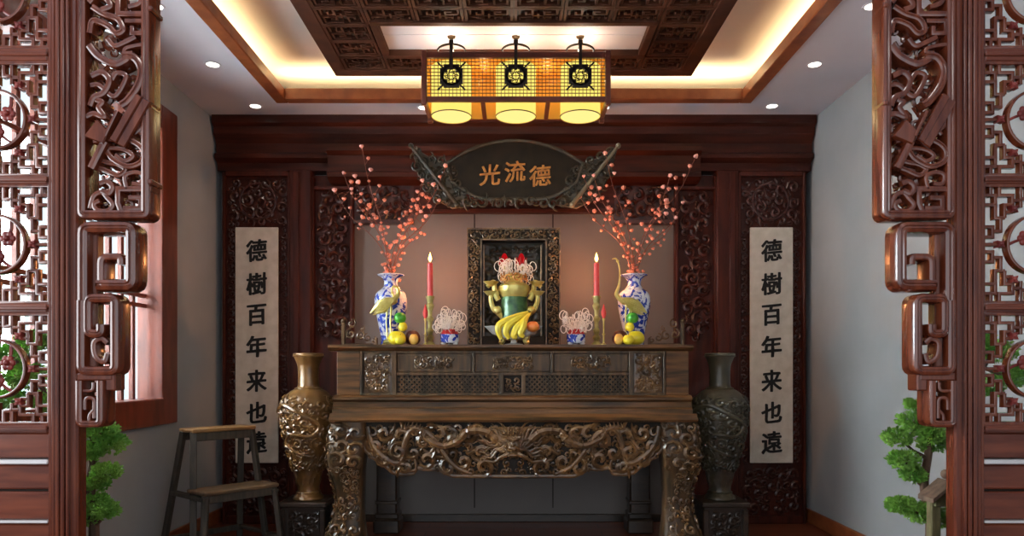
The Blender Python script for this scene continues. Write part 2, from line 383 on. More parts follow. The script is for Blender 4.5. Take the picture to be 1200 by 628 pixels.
# --- carved scrollwork: spirals of tapering ribs laid on a surface (u, v, height)
def curl(mb, mp, u, v, R, a0, chi, h0, turns=1.2, n=13, seg=5, fat=0.27):
    c = []; r = []
    for i in range(n):
        t = i/(n-1); a = a0+chi*turns*2*PI*t; q = R*(1-0.86*t)
        c.append(Vector((u+q*math.cos(a), h0*(0.25+0.9*t), v+q*math.sin(a)))); r.append(R*fat*(0.45+0.75*math.sin(PI*min(1, t*0.8+0.15))))
    old = mb.map; mb.map = lambda p: mp(p[0], p[2], p[1]); mb.tube(c, r, seg); mb.map = old
def pack(mb, mp, u0, u1, v0, v1, Rmax, Rmin, seed, h, inside=None, tries=900, dens=0.72, seg=5, leaves=True):
    rnd = random.Random(seed); L = []
    for t in range(tries):
        R = Rmax+(Rmin-Rmax)*(t/tries)
        u = rnd.uniform(u0+R, u1-R) if u1-u0 > 2*R else (u0+u1)/2; v = rnd.uniform(v0+R, v1-R) if v1-v0 > 2*R else (v0+v1)/2
        if inside and not inside(u, v, R): continue
        if any((u-a)**2+(v-b)**2 < (dens*(R+c))**2*1.25 for a, b, c in L): continue
        L.append((u, v, R)); curl(mb, mp, u, v, R, rnd.uniform(0, 2*PI), rnd.choice((-1, 1)), h, rnd.uniform(0.9, 1.4), 12, seg)
        if leaves and rnd.random() < 0.6:
            a = rnd.uniform(0, 2*PI); c = []; rr = []
            for i in range(6):
                q = i/5; c.append(Vector((u+math.cos(a+q*0.7)*R*(0.6+q), h*(1.0-0.6*q), v+math.sin(a+q*0.7)*R*(0.6+q)))); rr.append(R*0.22*math.sin(PI*(0.15+0.8*q)))
            old = mb.map; mb.map = lambda p: mp(p[0], p[2], p[1]); mb.tube(c, rr, 5); mb.map = old
    return L
def flatmap(y, sg=-1): return lambda u, v, h: Vector((u, y+sg*h, v))
def relief(mb, x0, x1, z0, z1, y, h, f, seed, d=0.006):
    """wavy hammered relief sheet behind the curls"""
    nx = max(4, int((x1-x0)/d)); nz = max(4, int((z1-z0)/d)); vs = []
    for j in range(nz+1):
        for i in range(nx+1):
            x = x0+(x1-x0)*i/nx; z = z0+(z1-z0)*j/nz
            e = min(1, 12*min(i/nx, 1-i/nx, j/nz, 1-j/nz))
            q = noise.noise(Vector((x*f+seed, z*f, seed))); q = (1-min(1, abs(q)*3.2))
            vs.append((x, y-h*q*e, z))
    mb.add(vs, [(j*(nx+1)+i, j*(nx+1)+i+1, (j+1)*(nx+1)+i+1, (j+1)*(nx+1)+i) for j in range(nz) for i in range(nx)])
def text_mesh(ch, size, x, y, z, depth, fat, mat, name, parent, wx=1.0, seed=0):
    cu = bpy.data.curves.new('t', 'FONT'); cu.body = ch; cu.size = size; cu.extrude = depth
    cu.align_x = 'CENTER'; cu.align_y = 'CENTER'; cu.resolution_u = 3
    o = bpy.data.objects.new('t', cu); COL.objects.link(o)
    bpy.context.view_layer.update()
    me = bpy.data.meshes.new_from_object(o.evaluated_get(bpy.context.evaluated_depsgraph_get()))
    bpy.data.objects.remove(o)
    xs = [v.co.x for v in me.vertices]; ys = [v.co.y for v in me.vertices]
    mx, my = (min(xs)+max(xs))/2, (min(ys)+max(ys))/2
    V0 = [v.co.copy() for v in me.vertices]; F0 = [tuple(p.vertices) for p in me.polygons]; bpy.data.meshes.remove(me)
    b = MB()
    for k in range(9):
        dx, dz = (0, 0) if k == 8 else (fat*math.cos(k*PI/4)*1.0, fat*math.sin(k*PI/4)*0.7)
        vs = []
        for c in V0:
            q = noise.noise_vector(Vector((c.x*30, c.y*30, seed)))*size*0.025
            vx = (c.x-mx)*wx+q.x; vz = c.y-my+q.y+0.10*vx
            vs.append((x+vx+dx, y-c.z-k*0.00005, z+vz+dz))
        b.add(vs, F0)
    return b.build(name, mat, parent, smooth=None)

# ================================================================== THE SETTING
HW = 2.158; YB = 5.257; YW = 5.36; YS = 2.22
b = MB(); b.box(-3.2, 3.2, -2.0, 5.5, -0.05, 0); struct(b, 'floor', 'floor')
b = MB(); b.box(-HW-0.14, HW+0.14, YW, YW+0.1, 0, 3.25); struct(b, 'wall_back', 'wall')
b = MB(); b.box(HW, HW+0.12, YS+0.02, YW, 0, 3.25); struct(b, 'wall_right', 'wall')
WY0, WY1, WZ0, WZ1 = 2.45, 4.42, 0.92, 2.60
b = MB(); b.box(-HW-0.14, -HW, WY1, YW, 0, 3.25); b.box(-HW-0.14, -HW, YS+0.02, WY0, 0, 3.25)
b.box(-HW-0.14, -HW, WY0, WY1, 0, WZ0); b.box(-HW-0.14, -HW, WY0, WY1, WZ1, 3.25); struct(b, 'wall_left', 'wall')
b = MB(); b.box(-3.3, -3.2, -2, 0.0, 0, 3.25); b.box(-3.3, -3.2, 1.8, YS+0.1, 0, 3.25); b.box(-3.3, -3.2, 0.0, 1.8, 0, 0.8); b.box(-3.3, -3.2, 0.0, 1.8, 2.6, 3.25); struct(b, 'wall_hall_left', 'wall')  # unseen opening added for the hall side fill to shine through
b = MB(); b.box(3.2, 3.3, -2, YS+0.1, 0, 3.25); struct(b, 'wall_hall_right', 'wall')
b = MB(); b.box(-3.2, 3.2, -2, YS+0.05, 3.15, 3.25); struct(b, 'ceiling_hall', 'ceil')
for sd in (-1, 1):
    b = MB(); b.box(sd*1.86, sd*3.2, YS+0.01, YS+0.09, 0, 3.15)
    struct(b, 'wall_front_left' if sd < 0 else 'wall_front_right', 'wall')
    b = MB(); b.box(sd*HW, sd*(HW-0.018), YS+0.1, YW-0.02, 0, 0.10, 0.004); struct(b, 'baseboard_left' if sd < 0 else 'baseboard_right', 'lip')
# left window with deep reveal and upright bars
t = thing('window_1', (-HW, (WY0+WY1)/2, WZ0), None, None, None, 'structure')
b = MB(); fw = 0.175; x0, x1 = -HW-0.13, -HW+0.03
b.box(x0, x1, WY1-0.02, WY1+fw, WZ0-fw*0.8, WZ1+fw*0.7, 0.006); b.box(x0, x1, WY0-0.1, WY0+0.02, WZ0-fw*0.8, WZ1+fw*0.7, 0.006)
b.box(x0, x1, WY0+0.02, WY1-0.02, WZ1-0.02, WZ1+fw*0.7, 0.006); b.box(x0, x1+0.01, WY0+0.02, WY1-0.02, WZ0-fw*0.8, WZ0+0.02, 0.006)
b.build('window_frame', 'window', t)
y = WY1-0.02-0.11; k = 0
while y > WY0+0.05:
    b = MB(); b.box(-HW-0.115, -HW-0.085, y-0.014, y+0.014, WZ0+0.01, WZ1-0.01, 0.004); b.build('window_bar', 'window', t); y -= 0.125
for z in (1.50, 1.56, 2.2):
    b = MB(); b.box(-HW-0.10, -HW-0.07, WY0+0.02, WY1-0.02, z-0.012, z+0.012, 0.003); b.build('window_rail', 'window', t)
b = MB(); b.box(-HW-0.128, -HW-0.122, WY0, WY1, WZ0, WZ1); b.build('window_pane', 'glass', t)
# lower ceiling ring
CX, CY0, CY1 = 1.55, 2.55, 4.84
b = MB(); t1 = CEIL+0.03
b.box(-HW, -CX, YS+0.1, YW, CEIL, t1); b.box(CX, HW, YS+0.1, YW, CEIL, t1); b.box(-CX, CX, CY1, YW, CEIL, t1); b.box(-CX, CX, YS+0.1, CY0, CEIL, t1)
struct(b, 'ceiling', 'ceil')
b = MB(); b.box(-HW, HW, YS+0.1, YW, 3.14, 3.18); struct(b, 'ceiling_cove', 'coveceil')
b = MB(); b.box(-HW+0.02, HW-0.02, YW-0.06, YW, t1, 3.14)
b.box(-2.0, -1.96, YS+0.1, YW-0.06, t1, 3.14); b.box(1.96, 2.0, YS+0.1, YW-0.06, t1, 3.14); struct(b, 'trim_4', 'coveceil')
b = MB(); lw = 0.03; z0, z1 = CEIL-0.012, CEIL+0.062
for x0, x1, y0, y1 in ((-CX-0.05, -CX+lw, CY0-0.05, CY1+0.05), (CX-lw, CX+0.05, CY0-0.05, CY1+0.05), (-CX+lw, CX-lw, CY1-lw, CY1+0.05), (-CX+lw, CX-lw, CY0-0.05, CY0+lw)):
    b.box(x0, x1, y0, y1, z0, z1, 0.005)
struct(b, 'trim_1', 'lip')
# coffered wooden ceiling panel
t = thing('coffered_ceiling_panel', (0.003, 3.55, 2.95), 'large dark wooden ceiling panel of square fretwork coffers above the lantern', 'ceiling panel')
PX0, PX1, PY0, PY1, PZ = -1.115, 1.115, 2.8, 4.545, 2.952
IX, IY0, IY1 = 0.727, 3.87, 4.235
b = MB()
for x0, x1, y0, y1 in ((PX0, PX1, PY0, IY0-0.03), (PX0, PX1, IY1+0.03, PY1), (PX0, -IX-0.03, IY0-0.03, IY1+0.03), (IX+0.03, PX1, IY0-0.03, IY1+0.03)):
    b.box(x0, x1, y0, y1, PZ+0.03, 3.14)
b.build('panel_core', 'coffer_d', t)
b = MB(); z0 = PZ
def rectframe(b, x0, x1, y0, y1, wd, z0, z1, bv=0.003):
    b.box(x0, x1, y0, y0+wd, z0, z1, bv); b.box(x0, x1, y1-wd, y1, z0, z1, bv); b.box(x0, x0+wd, y0+wd, y1-wd, z0, z1, bv); b.box(x1-wd, x1, y0+wd, y1-wd, z0, z1, bv)
rectframe(b, PX0, PX1, PY0, PY1, 0.085, z0, PZ+0.032)
b.build('outer_frame', 'coffer', t)
b = MB(); rectframe(b, -IX-0.04, IX+0.04, IY0-0.04, IY1+0.04, 0.04, z0-0.006, PZ+0.04); b.build('inset_frame', 'coffer', t)
def meander(b, x0, x1, y0, y1):
    W, H = x1-x0, y1-y0; q = 0.006
    old = b.map; b.map = lambda p: (p[0], p[2], PZ+0.03-0.026*(1-p[1]))
    S = lambda *pp: b.sweep([(x0+W*u, y0+H*v) for u, v in pp], q, 0.25, 1.0, b=0.1*0.05)
    b.sweep([(x0+.01, y0+.01), (x1-.01, y0+.01), (x1-.01, y1-.01), (x0+.01, y1-.01)], 0.008, 0.0, 1.0, True, b=0.002)
    S((.5, .12), (.88, .12), (.88, .42), (.62, .42), (.62, .28), (.75, .28)); S((.5, .88), (.12, .88), (.12, .58), (.38, .58), (.38, .72), (.25, .72))
    S((.12, .45), (.12, .12), (.38, .12), (.38, .42), (.25, .42), (.25, .28)); S((.88, .55), (.88, .88), (.62, .88), (.62, .58), (.75, .58), (.75, .72))
    S((.38, .5), (.62, .5)); S((.5, .36), (.5, .64))
    b.map = old
rows = [4.455-0.19*i for i in range(9)]; n = 0
for i in range(8):
    y1, y0 = rows[i], rows[i+1]
    if y0 < PY0+0.085: break
    if i in (1, 2):
        for xa, xb in ((-1.03, -0.775), (0.775, 1.03)):
            b = MB(); meander(b, xa, xb, y0, y1); b.build('fret_tile', 'coffer', t)
    else:
        if i == 0: y0 = 4.28
        for k in range(8):
            b = MB(); meander(b, -1.03+0.2575*k, -1.03+0.2575*(k+1), y0, y1); b.build('fret_tile', 'coffer', t)
b = MB(); b.box(-IX-0.03, IX+0.03, IY0-0.03, IY1+0.03, PZ+0.032, PZ+0.06); b.box(-IX, IX, 4.045, 4.052, PZ+0.029, PZ+0.034)
tag(b.build('white_inset', 'ceil', t), 'white recessed inset board')
# downlights
d0 = None
lab = {0: 'small round ceiling downlight at the top left edge of the frame', 1: 'small round downlight in the middle of the left ceiling border', 2: 'small round downlight near the back left ceiling corner',
       3: 'small round ceiling downlight at the top right edge of the frame', 4: 'small round downlight in the middle of the right ceiling border', 5: 'small round downlight near the back right ceiling corner',
       6: 'small round downlight just left of the hanging lantern, over the altar', 7: 'small round downlight just right of the hanging lantern, over the altar'}
for i, (x, y) in enumerate(DOWN):
    if d0 is None:
        d0 = r = thing('ceiling_downlight', (x, y, CEIL), lab[i], 'downlight', 'recessed ceiling downlights')
        b = MB(); b.lathe((x, y, CEIL-0.004), [(0.036, 0.001), (0.046, 0), (0.048, 0.004), (0.036, 0.004), (0.036, 0.001)], 24, cap=False); b.build('trim_ring', 'ceil', r)
        b = MB(); b.lathe((x, y, CEIL-0.003), [(0.035, 0), (0.035, 0.003)], 24); b.build('lens', 'downlight', r)
    else:
        r = copy_tree(d0); r.location = (x, y, CEIL); r['label'] = lab[i]

# ================================================================== BACK WALL PANELLING
S1 = 161.7
bx = lambda x: px(x, S1)
bz = lambda y: pz(y, S1)
MX = lambda x: 1205-x
b = MB(); b.box(bx(413)-0.02, bx(792)+0.02, YB+0.07, YW-0.001, 0, bz(240)); struct(b, 'wall_inner', 'innerwall')
for n_, x in ((5, 555.5), (6, 648.5)):
    b = MB(); b.box(bx(x)-0.005, bx(x)+0.005, YB+0.064, YB+0.075, 0.1, bz(240)); struct(b, 'trim_%d' % n_, 'black_iron')
b = MB(); b.box(bx(413), bx(792), YB+0.04, YB+0.07, 0, bz(604), 0.004); struct(b, 'baseboard_back', 'stand')
b = MB()
yb = YW-0.005
prof = [(yb, bz(141)), (YB-0.12, bz(141)), (YB-0.12, bz(150)), (YB-0.09, bz(153)), (YB-0.085, bz(161)), (YB-0.04, bz(170)), (YB-0.04, bz(181)), (YB-0.07, bz(183)), (YB-0.07, bz(188)),
        (YB-0.02, bz(192)), (YB-0.02, bz(201)), (yb, bz(201))]
b.prism_x(prof, bx(256), bx(949)); struct(b, 'trim_2', 'panelwood_h', smooth=0.4)
b = MB()
prof = [(yb, bz(178)), (YB-0.14, bz(178)), (YB-0.14, bz(183)), (YB-0.10, bz(187)), (YB-0.10, bz(205)), (YB-0.12, bz(207)), (YB-0.12, bz(212)), (YB-0.06, bz(216)), (yb, bz(216))]
b.prism_x(prof, bx(388), bx(817)); struct(b, 'trim_3', 'panelwood_h', smooth=0.4)
# fretwork surround
t = thing('carved_fretwork_surround', (0, YB+0.03, 0), 'dark red pierced fretwork surround framing the taupe wall behind the altar', 'carved surround')
b = MB()
b.box(bx(340), bx(366), YB-0.03, yb, 0, bz(200), 0.008); b.box(bx(345), bx(352), YB-0.045, YB-0.03, 0.02, bz(203), 0.004)
b.build('pilaster', 'panelwood', t)
b = MB(); b.box(bx(MX(366)), bx(MX(340)), YB-0.03, yb, 0, bz(200), 0.008); b.box(bx(MX(352)), bx(MX(345)), YB-0.045, YB-0.03, 0.02, bz(203), 0.004); b.build('pilaster', 'panelwood', t)
for sd in (0, 1):
    X = (lambda x: bx(MX(x))) if sd else (lambda x: bx(x))
    b = MB(); b.box(X(366), X(413), YB+0.04, yb, 0, bz(204)); b.build('panel_ground', 'panelwood', t)
    b = MB()
    for q in (366, 412): b.box(X(q)-0.012, X(q)+0.012, YB-0.01, YB+0.05, 0, bz(207), 0.004)
    b.box(X(368), X(411), YB-0.005, YB+0.05, bz(222), bz(218), 0.003); b.build('panel_frame', 'panelwood', t)
    b = MB(); u0, u1 = sorted((X(370), X(409)))
    pack(b, flatmap(YB+0.038), u0, u1, bz(400), bz(220), 0.05, 0.018, 11+sd, 0.03, tries=1500)
    b.build('fretwork_carving', 'carvered', t)
    b = MB(); u0, u1 = sorted((X(413), X(484)))
    b.box(u0, u1, YB+0.04, yb, bz(258), bz(204)); pack(b, flatmap(YB+0.038), u0, u1, bz(257), bz(217), 0.05, 0.018, 21+sd, 0.03, tries=700)
    b.box(u0, u1, YB, YB+0.06, bz(262), bz(257), 0.003)
    b.build('corner_fretwork', 'carvered', t)
b = MB(); b.box(bx(484), bx(721), YB+0.04, yb, bz(245), bz(204)); b.box(bx(484), bx(721), YB, YB+0.06, bz(249), bz(244), 0.003); b.build('lintel', 'panelwood_h', t)
# carved boards behind the couplets and the couplet scrolls
CH = '德樹百年来也遠'
rows_y = [294, 333, 369, 406, 446, 483, 518]
for sd, lb in ((0, 'left'), (1, 'right')):
    X = (lambda x: bx(MX(x))) if sd else (lambda x: bx(x))
    t = thing('carved_wall_panel', (X(302), YB+0.03, 0), 'tall dark red carved board behind the %s-hand calligraphy scroll' % lb, 'carved panel', 'carved boards behind the scrolls')
    b = MB(); b.box(X(262), X(340), YB+0.012, yb, 0, bz(201)); b.build('board', 'panelwood', t)
    b = MB()
    for q in (263, 339): b.box(X(q)-0.01, X(q)+0.01, YB-0.02, YB+0.02, 0, bz(202), 0.004)
    b.box(X(265), X(338), YB-0.02, YB+0.02, bz(207), bz(201), 0.004); b.box(X(265), X(338), YB-0.02, YB+0.02, 0, bz(604), 0.004); b.build('frame', 'panelwood', t)
    b = MB(); u0, u1 = sorted((X(266), X(338)))
    pack(b, flatmap(YB+0.012), u0, u1, bz(266), bz(208), 0.045, 0.014, 31+sd, 0.014, tries=900)
    pts = [(X(302)+0.13*math.cos(a*PI/12), bz(236)+0.13*math.sin(a*PI/12)) for a in range(24)]
    b.sweep(pts, 0.009, YB-0.01, YB+0.012, True)
    pack(b, flatmap(YB+0.012), u0, u1, bz(603), bz(545), 0.045, 0.014, 41+sd, 0.014, tries=900)
    for q0, q1, k in ((266, 277, 51), (328, 338, 61)):
        v0, v1 = sorted((X(q0), X(q1))); pack(b, flatmap(YB+0.012), v0, v1, bz(545), bz(266), 0.028, 0.012, k+sd, 0.012, tries=1100)
    b.build('carving', 'carvered', t)
    t = thing('calligraphy_scroll', (X(302), YB-0.02, bz(542)), 'long cream calligraphy scroll on the carved board at %s' % ('left, above the step stool' if sd == 0 else 'right, beside the bare grey wall'), 'scroll', 'calligraphy couplet scrolls')
    b = MB(); u0, u1 = sorted((X(277), X(327))); b.box(u0, u1, YB-0.022, YB-0.008, bz(542), bz(267), 0.003); b.build('paper', 'paperroll', t)
    for i, ch in enumerate(CH):
        text_mesh(ch, 0.165, (u0+u1)/2, YB-0.0235, bz(rows_y[i]), 0.0015, 0.0050, 'ink', 'character', t, 0.92, i+3)

# ================================================================== PLAQUE
SP = 175.0; YP = F/SP
qx = lambda x: px(x, SP); qz = lambda y: pz(y, SP)
t = thing('name_plaque', (qx(603), YP, qz(243)), 'dark scroll-shaped wooden plaque with three gold characters above the altar', 'plaque')
top = [(qx(x), qz(y)) for x, y in [(p.x, p.y) for p in catmull([(523, 192, 0), (548, 177, 0), (576, 168, 0), (603, 165, 0), (630, 168, 0), (658, 177, 0), (683, 192, 0)], 5)]]
bot = [(qx(p.x), qz(p.y)) for p in catmull([(676, 214, 0), (650, 230, 0), (625, 234, 0), (603, 233, 0), (580, 234, 0), (556, 230, 0), (530, 214, 0)], 5)]
b = MB(); b.plate(top+bot, YP, YP+0.035, 0.004); b.build('board', 'plaque', t)
b = MB(); b.sweep(top+bot, 0.010, YP-0.014, YP+0.01, True); b.build('border', 'plaque_g', t)
for i, (ch, x, y) in enumerate((('光', 574, 205), ('流', 603.5, 201), ('德', 633, 206))):
    text_mesh(ch, 0.148, qx(x), YP-0.002, qz(y), 0.004, 0.0026, 'gold', 'character', t, 1.0, i+30)
for sd in (0, 1):
    X = (lambda x: qx(1206-x)) if sd else (lambda x: qx(x))
    b = MB(); out = [(X(481), qz(170)), (X(504), qz(184)), (X(530), qz(193)), (X(540), qz(214)), (X(552), qz(240)), (X(530), qz(244)), (X(508), qz(232)), (X(492), qz(208))]
    b.plate(out, YP+0.005, YP+0.03, 0.004)
    def ins(u, v, R, out=out):
        c = False; n = len(out)
        for i in range(n):
            (ax, az), (cx_, cz_) = out[i-1], out[i]
            if (az > v) != (cz_ > v) and u < (cx_-ax)*(v-az)/(cz_-az)+ax: c = not c
        return c
    us = sorted((X(481), X(552)))
    pack(b, flatmap(YP+0.005), us[0], us[1], qz(244), qz(170), 0.035, 0.012, 71+sd, 0.02, ins, 900); b.build('scroll_wing', 'plaque_g', t)
    b = MB(); b.tube([(X(536), YP-0.02, qz(241)), (X(482), YP-0.02, qz(172))], [0.016, 0.011], 10); b.ball((X(482), YP-0.02, qz(172)), 0.018); b.ball((X(536), YP-0.02, qz(241)), 0.02)
    b.build('sword' if sd else 'brush', 'swordblade' if sd else 'plaque_g', t)
b = MB(); pack(b, flatmap(YP), qx(540), qx(666), qz(246), qz(229), 0.04, 0.014, 77, 0.02, tries=500); b.build('lower_carving', 'plaque_g', t)
for q in (555.5, 648.5):
    b = MB(); b.tube([(qx(q), YP+0.02, qz(170)), (qx(q), YP+0.25, qz(163))], 0.004, 6); b.build('hanging_rod', 'black_iron', t)

# ================================================================== ALTAR TABLE
ST = 196.6; YT = F/ST
tx = lambda x: px(x, ST); tz = lambda y: pz(y, ST)
TB = 5.12
t = thing('altar_table', (tx(601.5), (YT+TB)/2, 0), 'long dark brown altar table with carved dragon apron and heavy carved legs', 'altar table')
b = MB()
prof = [(YT+0.05, 0.845), (TB, 0.845), (TB, 0.80), (YT+0.03, tz(495)), (YT+0.0, tz(494.5)), (YT-0.006, tz(492)), (YT+0.0, tz(490.5)), (YT+0.02, tz(488)), (YT+0.03, tz(485))]
b.prism_x(prof, tx(385), tx(818)); b.build('table_top', 'altar_h', t, smooth=0.5)
# apron
low = [(424, 523), (427, 530), (434, 538), (446, 545), (453, 551), (460, 557), (470, 559), (483, 558), (488, 551), (503, 553), (513, 552), (521, 557), (530, 561), (602, 561.5)]
low = low+[(1203-x, y) for x, y in reversed(low[:-1])]
AY = YT+0.045
out = [(tx(424), tz(495)), (tx(779), tz(495))]+[(tx(x), tz(y)) for x, y in reversed(low)]
b = MB(); b.plate(out, AY, AY+0.035, 0.003); b.build('apron_board', 'altar_dark', t)
b = MB(); ed = [(tx(x), tz(y)+0.012) for x, y in low]; b.sweep(ed, 0.013, AY-0.022, AY+0.01, b=0.009); b.build('apron_edge', 'altar_c', t)
def apin(u, v, R):
    c = False; n = len(out)
    for i in range(n):
        (ax, az), (cx_, cz_) = out[i-1], out[i]
        if (az > v-R*0.6) != (cz_ > v-R*0.6) and u < (cx_-ax)*(v-R*0.6-az)/(cz_-az)+ax: c = not c
    return c
apin2 = lambda u, v, R: apin(u, v, R) and u < tx(601.5)-0.12
def symcarve(mb, seed, rm, rn, h, tries, u0, u1, v0, v1, inside, y):
    c0 = tx(601.5)
    sub = MB(); pack(sub, flatmap(y), u0, c0, v0, v1, rm, rn, seed, h, inside, tries)
    mb.add(sub.v, sub.f); mb.add([(2*c0-p[0], p[1], p[2]) for p in sub.v], [tuple(reversed(f)) for f in sub.f])
b = MB(); symcarve(b, 5, 0.058, 0.014, 0.034, 2600, tx(426), 0, tz(560), tz(497), apin2, AY)
symcarve(b, 15, 0.024, 0.010, 0.014, 1200, tx(426), 0, tz(560), tz(497), apin, AY+0.002)
b.build('apron_scrollwork', 'altar_c', t)
for m in (0, 1):
    b = MB(); XX = (lambda x: tx(1203-x)) if m else (lambda x: tx(x))
    for pts, w0 in (([(470, 536), (474, 520), (478, 508), (487, 503), (500, 508), (511, 519), (520, 533), (534, 548), (552, 556)], 0.021), ([(430, 500), (434, 517), (442, 530), (456, 541), (466, 543), (472, 536)], 0.021),
                    ([(492, 520), (500, 517), (508, 524), (503, 531), (496, 528)], 0.014), ([(466, 553), (464, 546), (474, 545), (476, 552), (486, 551), (486, 541), (480, 538)], 0.011),
                    ([(512, 505), (524, 501), (534, 507), (530, 516), (521, 514)], 0.015), ([(548, 533), (560, 527), (571, 532), (566, 541), (556, 539)], 0.015), ([(545, 505), (556, 500), (566, 505), (561, 513)], 0.015)):
        C = catmull([Vector((XX(x), AY-0.022, tz(y))) for x, y in pts], 6); n = len(C)
        b.tube(C, [w0*(0.45+0.55*math.sin(PI*(0.12+0.8*i/n))) for i in range(n)], 8)
    b.build('apron_leaf_scrolls', 'altar_c', t)
# dragon: long body on each side meeting at a central face
b = MB(); c0 = tx(601.5)
for m in (-1, 1):
    P = [(c0+m*a, AY-h, z) for a, h, z in ((0.07, 0.03, 0.66), (0.16, 0.035, 0.74), (0.27, 0.03, 0.745), (0.33, 0.035, 0.69), (0.42, 0.035, 0.66), (0.52, 0.03, 0.70), (0.56, 0.03, 0.755), (0.64, 0.025, 0.765), (0.70, 0.02, 0.71), (0.74, 0.02, 0.66))]
    C = catmull(P, 7); n = len(C); b.tube(C, [0.030*(1-0.75*(i/n)**1.5)*(1+0.12*math.sin(i*2.4)) for i in range(n)], 8)
    for i in range(2, n-4, 2):
        b.tube([C[i]+Vector((0, -0.012, 0.01)), C[i]+Vector((-m*0.008, -0.02, 0.036))], [0.007, 0.002], 5)
    for a, z in ((0.05, 0.79), (0.035, 0.70), (0.09, 0.69)):
        b.tube([(c0+m*0.03, AY-0.03, 0.745), (c0+m*a*1.1, AY-0.04, (z+0.745)/2), (c0+m*a*1.4, AY-0.03, z), (c0+m*a*1.9, AY-0.02, z+0.01)], [0.01, 0.009, 0.006, 0.002], 6)
    b.ball((c0+m*0.022, AY-0.055, 0.762), 0.012)
AYD = AY-0.018
b.map = lambda p: (c0+(p[0]-c0)*1.25, p[1], 0.655+(p[2]-0.735)*1.35)
b.ball((c0, AYD-0.012, 0.735), 0.050, 14, 10, (1.05, 0.8, 1.0)); b.ball((c0, AYD-0.055, 0.73), 0.018, 10, 8, (1.3, 1, 0.8)); b.ball((c0, AYD-0.04, 0.70), 0.026, 10, 8, (1.2, 1, 0.5))
for k in range(5): b.tube([(c0+(k-2)*0.012, AYD-0.03, 0.775), (c0+(k-2)*0.02, AYD-0.045, 0.80), (c0+(k-2)*0.028, AYD-0.03, 0.815)], [0.008, 0.006, 0.002], 5)
rq = random.Random(12)
for k in range(34):
    g = -0.35+k*(PI+0.7)/33; L_ = 0.105+0.055*rq.random(); P = []
    for q in range(7):
        r_ = 0.035+L_*q/6*(1.0 if abs(math.cos(g)) > 0.5 else 0.55); w_ = 0.012*math.sin(q*1.6+k)
        P.append(Vector((c0+r_*math.cos(g)-w_*math.sin(g), AYD-0.038+0.02*q/6, 0.735+min(0.085, r_*math.sin(g)+w_*math.cos(g)))))
    b.tube(P, [0.010*(1-0.75*q/6) for q in range(7)], 6)
for m in (-1, 1):
    b.tube(catmull([(c0+m*0.02, AYD-0.05, 0.705), (c0+m*0.06, AYD-0.05, 0.69), (c0+m*0.09, AYD-0.04, 0.67), (c0+m*0.14, AYD-0.035, 0.675)], 5), [0.011*(1-0.7*q/15) for q in range(16)], 6)
b.ball((c0, AYD-0.062, 0.748), 0.013); b.tube([(c0-0.03, AYD-0.055, 0.775), (c0, AYD-0.06, 0.765), (c0+0.03, AYD-0.055, 0.775)], 0.007, 6)
b.map = None
b.build('apron_dragon', 'altar_c', t)
def cabriole(sd, yc, front=True):
    """front leg: swelling knee, waist, clawed foot"""
    T = [(0.80, 0.110, 0.0), (0.74, 0.116, 0.0), (0.66, 0.118, 0.006), (0.60, 0.116, 0.012), (0.54, 0.108, 0.012), (0.46, 0.094, 0.004), (0.38, 0.084, -0.004), (0.30, 0.082, -0.004), (0.22, 0.092, 0.004), (0.14, 0.11, 0.014), (0.07, 0.125, 0.02), (0.0, 0.115, 0.016)]
    C = catmull([Vector((z, w_, o_)) for z, w_, o_ in T], 4); seg = 16; vs = []; xc = tx(601.5)+sd*(tx(818)-tx(601.5)-0.107)
    for z, w_, o_ in C:
        for k in range(seg):
            a = 2*PI*k/seg; ca, sa = math.cos(a), math.sin(a)
            e = 0.45; X_ = math.copysign(abs(ca)**e, ca)*w_; Y_ = math.copysign(abs(sa)**e, sa)*w_*0.8
            vs.append((xc+sd*o_+X_, yc-(o_ if front else -o_)+Y_, max(0, z)))
    n = len(C)
    b = MB(); b.add(vs, [(i*seg+k, i*seg+(k+1) % seg, (i+1)*seg+(k+1) % seg, (i+1)*seg+k) for i in range(n-1) for k in range(seg)]+[tuple(range(seg)), tuple((n-1)*seg+k for k in range(seg))])
    def wid(z):
        for i in range(n-1):
            if C[i][0] >= z >= C[i+1][0]: return C[i][1], C[i][2]
        return C[-1][1], C[-1][2]
    lg = b.build('leg', 'altar_v', t)
    if front:
        b = MB()
        def mp(u, v, h):
            w_, o_ = wid(v); return Vector((xc+sd*o_+u*w_/0.1, yc-o_-w_*0.8-h+0.1*(abs(u)/0.1)**4*0.12, v))
        pack(b, mp, -0.098, 0.098, 0.50, 0.80, 0.046, 0.014, 81+sd, 0.026, tries=900)
        pack(b, mp, -0.09, 0.09, 0.20, 0.36, 0.03, 0.012, 83+sd, 0.018, tries=500)
        pack(b, mp, -0.095, 0.095, 0.0, 0.2, 0.036, 0.014, 88+sd, 0.022, tries=500)
        pack(b, mp, -0.04, 0.09, 0.36, 0.52, 0.02, 0.009, 85+sd, 0.01, tries=120)
        def mp2(u, v, h):
            w_, o_ = wid(v); return Vector((xc+sd*o_-sd*(w_+h), yc-o_+u, v))
        def mp3(u, v, h):
            w_, o_ = wid(v); return Vector((xc+sd*o_+sd*(w_+h), yc-o_+u, v))
        pack(b, mp3, -0.07, 0.07, 0.0, 0.80, 0.035, 0.012, 87+sd, 0.015, tries=700)
        b.build('leg_carving', 'altar_c', lg)
for sd in (-1, 1): cabriole(sd, YT+0.10)
